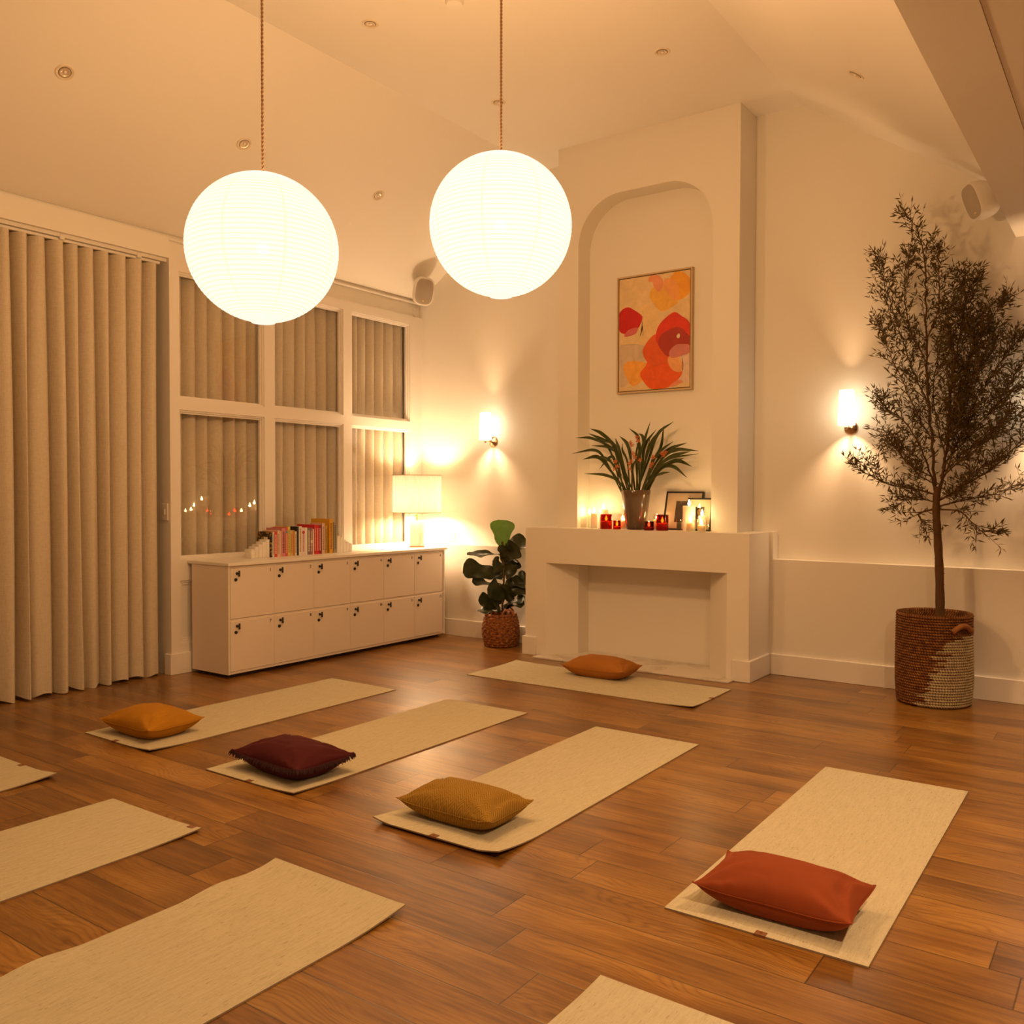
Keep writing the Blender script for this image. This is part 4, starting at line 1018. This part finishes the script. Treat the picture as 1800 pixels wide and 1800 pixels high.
# local frame: x to the right, y away from the viewer, z up; base of the plant at z=.2
sc = 1/208/7.2
def Lp(cx, cz, y=0): return ((cx-565)*sc, y, (1740-cz)*sc - .2)
figs = [
 (bl3, (575,500,0), (585,150,.03), 250, (.1,-1,.15), .1, 0, 1),
 (bl2, (560,625,0), (870,375,-.04), 190, (.35,-.55,.75), .25, .01, 2),
 (bl2, (600,660,-.01), (770,470,-.10), 190, (-.2,-.9,.4), .2, .01, 3),
 (bl2, (555,590,0), (140,545,-.02), 130, (0,-.35,.95), .3, .03, 4),
 (bl2, (570,850,0), (85,775,-.05), 210, (.1,-.75,.65), .25, -.01, 5),
 (bl2, (600,1010,0), (215,880,-.06), 120, (.1,-.5,.9), .2, .02, 6),
 (bl2, (615,980,0), (905,880,-.02), 180, (.1,-.65,.7), .25, .02, 7),
 (bl2, (640,1090,-.03), (860,930,-.05), 190, (-.3,-.9,.2), .2, .02, 8),
 (bl2, (600,1130,-.02), (380,985,-.09), 200, (.2,-.9,.5), .2, -.03, 9),
 (bl2, (610,1150,-.03), (690,1000,-.12), 170, (-.1,-.9,.4), .2, 0, 10),
 (bl2, (570,1270,0), (270,1155,-.05), 150, (.1,-.8,.6), .2, -.03, 11),
 (bl2, (640,1245,0), (855,1105,-.03), 90, (.1,-.5,.9), .2, .02, 12),
 (bl2, (600,1260,.0), (865,1240,-.03), 80, (0,-.4,.9), .2, -.02, 13),
 (bl2, (560,1300,-.02), (275,1335,-.05), 90, (0,-.4,.9), .2, -.03, 14),
 (bl2, (590,760,0), (455,700,-.07), 150, (.2,-.9,.3), .2, .0, 15),
 (bl2, (620,720,0), (740,830,-.05), 160, (-.2,-.95,.1), .2, .0, 16),
 (bl2, (600,800,.02), (740,640,.05), 190, (-.1,-.95,.2), .2, .0, 17),
 (bl2, (560,1290,-.03), (480,1210,-.10), 150, (.1,-.7,.7), .2, .0, 18),
 (bl2, (590,640,.01), (620,470,-.06), 120, (0,-.9,.3), .25, .0, 19),
 (bl2, (590,700,.02), (690,600,.06), 200, (-.1,-.9,.3), .2, .0, 20),
 (bl2, (580,900,.02), (500,790,.05), 170, (.2,-.9,.3), .2, .0, 21),
 (bl2, (600,1000,.02), (760,1010,.02), 200, (-.2,-.9,.4), .2, .0, 22),
 (bl2, (600,1200,.02), (480,1090,.04), 190, (.2,-.9,.3), .2, .0, 23),
 (bl2, (600,1250,.0), (720,1200,-.08), 150, (-.1,-.6,.8), .2, -.02, 24),
]
for bm_, ba, ti, w, nr_, cup, sag, sd in figs:
    figleaf(bm_, Lp(*ba), Lp(*ti), w*sc*(1.28 if bm_ is bl3 else 1.5), nr_, cup, sag, .015, sd)
    tube(bs, [((.018), 0, Lp(*ba)[2]-.01), Lp(*ba)], .003, 5)
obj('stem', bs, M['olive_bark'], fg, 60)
obj('foliage', bl2, M['fig_leaf'], fg, 70); tag(obj('top_leaf', bl3, M['fig_backlit'], fg, 70), 'upright green leaf coloured as backlit')

# ------------------------------------------------------------------ yoga mats
MW, ML, MT = .61, 1.725, .0055
def yoga_mat(cx, cy, ang, lab, ends=(0, 0), corners={}, tab=0, tabside=-1, wave=.0):
    """local x across, y along; tab near end = -y"""
    o = thing('yoga_mat', lab, 'yoga mat', (cx, cy, 0), ang, 'jute yoga mats on the floor')
    b = BM(); nx, ny = 20, 56
    def lift(x, y):
        z = 0
        for sgn, e in ((-1, ends[0]), (1, ends[1])):
            dd = ML/2 - sgn*y
            if e and dd < .16: z = max(z, e*(1-dd/.16)**2)
        for (sx, sy), h in corners.items():
            dd = hypot((MW/2 - sx*x)*1.0, (ML/2 - sy*y)*.8)
            if dd < .24: z = max(z, h*(1-dd/.24)**2)
        if wave: z += wave*max(0, sin(y*11+1))**2*max(0, (abs(x)/(MW/2)-.75)*4)*(x < 0)
        return z
    top = []; bot = []
    for j in range(ny+1):
        y = -ML/2 + ML*j/ny; rt = []; rb = []
        for i in range(nx+1):
            x = -MW/2 + MW*i/nx; z = lift(x, y)
            rt.append(b.verts.new((x, y, z+MT))); rb.append(b.verts.new((x, y, z+.0004)))
        top.append(rt); bot.append(rb)
    for j in range(ny):
        for i in range(nx):
            b.faces.new((top[j][i], top[j][i+1], top[j+1][i+1], top[j+1][i]))
            b.faces.new((bot[j][i], bot[j+1][i], bot[j+1][i+1], bot[j][i+1])).material_index = 1
    for j in range(ny):
        for i in (0, nx):
            b.faces.new((top[j][i], top[j+1][i], bot[j+1][i], bot[j][i])).material_index = 1
    for i in range(nx):
        for j in (0, ny):
            b.faces.new((top[j][i], top[j][i+1], bot[j][i+1], bot[j][i])).material_index = 1
    obj('mat_body', b, [M['jute'], M['mat_under']], o, 50)
    if tab is not None:
        ye = tabside*ML/2; zt = lift(tab, ye)
        b = BM(); y0, y1 = sorted((ye - tabside*.022, ye + tabside*.003)); box(b, tab-.017, tab+.017, y0, y1, MT+zt+.0001, MT+zt+.0016, bev=.0005)
        y0, y1 = sorted((ye, ye + tabside*.003)); box(b, tab-.017, tab+.017, y0, y1, .0004+zt, MT+zt+.0010)
        tb = obj('leather_tab', b, M['leather'], o)
        b = BM(); cyl(b, (tab, ye-tabside*.011, MT+zt+.0016), (tab, ye-tabside*.011, MT+zt+.0024), .004, 12); obj('stud', b, M['gold_stud'], tb)
    return o
yoga_mat(-4.332, 3.355, -.011, 'jute yoga mat under the mustard cushion, beside the curtain', corners={(1,-1): .012}, tab=-.02)
yoga_mat(-3.270, 3.349, -.001, 'jute yoga mat under the fringed burgundy cushion', corners={(1,-1): .010}, tab=0)
yoga_mat(-2.172, 3.326, .009, 'jute yoga mat under the ochre herringbone cushion', ends=(.010, 0), corners={(-1,-1): .022, (1,-1): .026}, tab=0)
yoga_mat(-.919, 3.336, .009, 'jute yoga mat under the rust cushion, rightmost on the floor', tab=0)
yoga_mat(-3.093, 5.180, 1.5845, 'jute yoga mat under the amber cushion, in front of the fireplace', corners={(-1,-1): .010, (1,1): .008}, tab=.0)
yoga_mat(-4.330, 1.170, 0, 'bare jute yoga mat cut by the left edge, farthest of the front row', corners={(1,1): .018}, tab=0, tabside=1)
yoga_mat(-3.243, 1.160, 0, 'bare jute yoga mat at lower left, second from the left edge in the front row', corners={(1,1): .010}, tab=.26, tabside=1)
yoga_mat(-2.163, 1.128, 0, 'large bare jute yoga mat at bottom left with a curled right corner', ends=(0, .018), corners={(1,1): .020, (-1,1): .012}, tab=None, wave=.012)
yoga_mat(-.875, 1.145, -.006, 'jute yoga mat cut off by the bottom edge of the picture', ends=(0, .008), tab=.10, tabside=1)

# ------------------------------------------------------------------ cushions
def cushion(cx, cy, rz, w, d, h, mk, lab, seed, zb=MT, pinch=None, seam_h=.42):
    o = thing('cushion', lab, 'cushion', (cx, cy, zb), rz)
    rr = random.Random(seed); b = BM(); n = 44
    wr = [(rr.uniform(-.8,.8), rr.uniform(-.7,.7), rr.uniform(0, pi), rr.uniform(.1,.25)) for _ in range(9)]
    def outline(u, v):
        # edges bow inwards between pointed corners
        x = w/2*u*(1 - .065*(1-v*v)*abs(u)**3); y = d/2*v*(1 - .10*(1-u*u)*abs(v)**3)
        return x, y
    sh = h*seam_h
    def prof(u, v):
        a = (1-abs(u)**2.6); c = (1-abs(v)**2.3); return max(0, a)**.55*max(0, c)**.55
    def wrinkle(u, v, top):
        z = 0
        for sx in (-1, 1):
            for sy in (-1, 1):
                du, dv = 1-sx*u, 1-sy*v; r = hypot(du, dv*.6); an = atan2(dv*.6, du)
                z += .0045*math.exp(-((r-.45)/.28)**2)*cos(an*11+sx*2+sy+seed)
        for (wu, wv, a, s) in wr:
            q = (u-wu)*cos(a)+(v-wv)*sin(a); p = -(u-wu)*sin(a)+(v-wv)*cos(a)
            z -= .0035*math.exp(-(q/.05)**2-(p/s/1.6)**2)
        z += .0030*sin(u*26+seed)*math.exp(-((abs(v)-.93)/.10)**2)
        if pinch and top:
            q = (u-pinch[0]); z -= pinch[2]*math.exp(-(q/.055)**2)*math.exp(-((v-pinch[1])/.35)**2)
        return z
    T, B_ = [], []
    for j in range(n+1):
        v = -1+2*j/n; v = math.sin(v*pi/2*.96)/math.sin(pi/2*.96); rt, rb = [], []
        for i in range(n+1):
            u = -1+2*i/n; u = math.sin(u*pi/2*.96)/math.sin(pi/2*.96)
            x, y = outline(u, v); f = prof(u, v)
            e = sh*(1 - .12*(1-f)*0) + (.018*abs(u)**4*abs(v)**4)
            zt = e + (h-sh)*f + wrinkle(u, v, True)*min(1, f*3)
            zl = max(.0008, e*(1-min(1, f*1.35)) )
            edge = (i in (0, n)) or (j in (0, n))
            tv = b.verts.new((x, y, e if edge else zt)); rt.append(tv); rb.append(tv if edge else b.verts.new((x*.985, y*.985, min(zl, zt-.002))))
        T.append(rt); B_.append(rb)
    for j in range(n):
        for i in range(n):
            b.faces.new((T[j][i], T[j][i+1], T[j+1][i+1], T[j+1][i]))
            q = [B_[j][i], B_[j+1][i], B_[j+1][i+1], B_[j][i+1]]
            if len({x.index if x.index >= 0 else id(x) for x in q}) == 4:
                try: b.faces.new(q)
                except ValueError: pass
    cv = obj('cover', b, M[mk], o, 75)
    b = BM(); loop = []
    for k in range(160):
        t = k/160*4; s = int(t); f = -1+2*(t-s); u, v = ((f,-1),(1,f),(-f,1),(-1,-f))[s]
        x, y = outline(u, v); loop.append((x, y, sh + .018*abs(u)**4*abs(v)**4))
    tube(b, loop + loop[:2], .0022, 6, caps=False); obj('seam', b, M[mk], o, 60)
    return o, loop
cushion(-4.366, 2.708, .02, .44, .33, .142, 'mustard_velvet', 'mustard velvet cushion lying on the mat beside the curtain', 3, pinch=(.62,-.1,.018))
cb_, lp = cushion(-3.240, 2.712, -.06, .48, .32, .140, 'burgundy_velvet', 'dark burgundy velvet cushion with fringed edges on its mat', 5, seam_h=.50)
b = BM(); rf = random.Random(8)
for k in range(len(lp)):
    p0, p1 = Vector(lp[k]), Vector(lp[(k+1) % len(lp)])
    for q in range(3):
        p = p0.lerp(p1, q/3+rf.uniform(0,.25)); out = Vector((p.x, p.y*1.6, 0)).normalized()
        ln = rf.uniform(.018,.028); e = p + out*ln*.55 + Vector((rf.uniform(-.006,.006), rf.uniform(-.006,.006), -ln*.85)); e.z = max(e.z, .004)
        tube(b, [p, p.lerp(e,.5)+out*.004, e], [.0022,.0026,.0016], 4)
obj('fringe', b, M['burgundy_fringe'], cb_, 60)
cushion(-2.204, 2.700, .01, .465, .285, .132, 'ochre_weave', 'ochre herringbone cushion lying on the middle mat', 7, zb=MT+.003, pinch=(.80,0,.014))
cushion(-.910, 2.676, .02, .48, .295, .142, 'rust_velvet', 'rust velvet cushion lying on the rightmost mat', 9, pinch=(.76,.0,.022))
cushion(-3.150, 5.380, .02, .49, .30, .142, 'amber_cotton', 'plain amber cushion on the mat in front of the fireplace', 13, pinch=(.78,-.1,.018))

# ------------------------------------------------------------------ world, camera, view
w = bpy.data.worlds.new('night'); S.world = w; w.use_nodes = True
w.node_tree.nodes['Background'].inputs[0].default_value = (.02,.014,.008,1); w.node_tree.nodes['Background'].inputs[1].default_value = .3

yaw, pit, rol = radians(-34.78423), radians(1.361103), radians(.178770)
f = Vector((sin(yaw)*cos(pit), cos(yaw)*cos(pit), -sin(pit))); r = Vector((cos(yaw), -sin(yaw), 0)); u = r.cross(f)
r2 = r*cos(rol) + u*sin(rol); u2 = -r*sin(rol) + u*cos(rol)
cd = bpy.data.cameras.new('camera'); cam = link(bpy.data.objects.new('camera', cd))
cd.sensor_width = 36; cd.lens = 36*1556.6719/1800; cd.shift_x = (900-937.9205)/1800; cd.shift_y = (903.7096-900)/1800
cd.clip_start = .05
cam.matrix_world = Matrix(((r2.x,u2.x,-f.x,0),(r2.y,u2.y,-f.y,0),(r2.z,u2.z,-f.z,1.290927),(0,0,0,1)))
S.camera = cam
S.view_settings.view_transform = 'Standard'; S.view_settings.look = 'None'; S.view_settings.gamma = 1; S.view_settings.exposure = .16
S.view_settings.use_curve_mapping = False
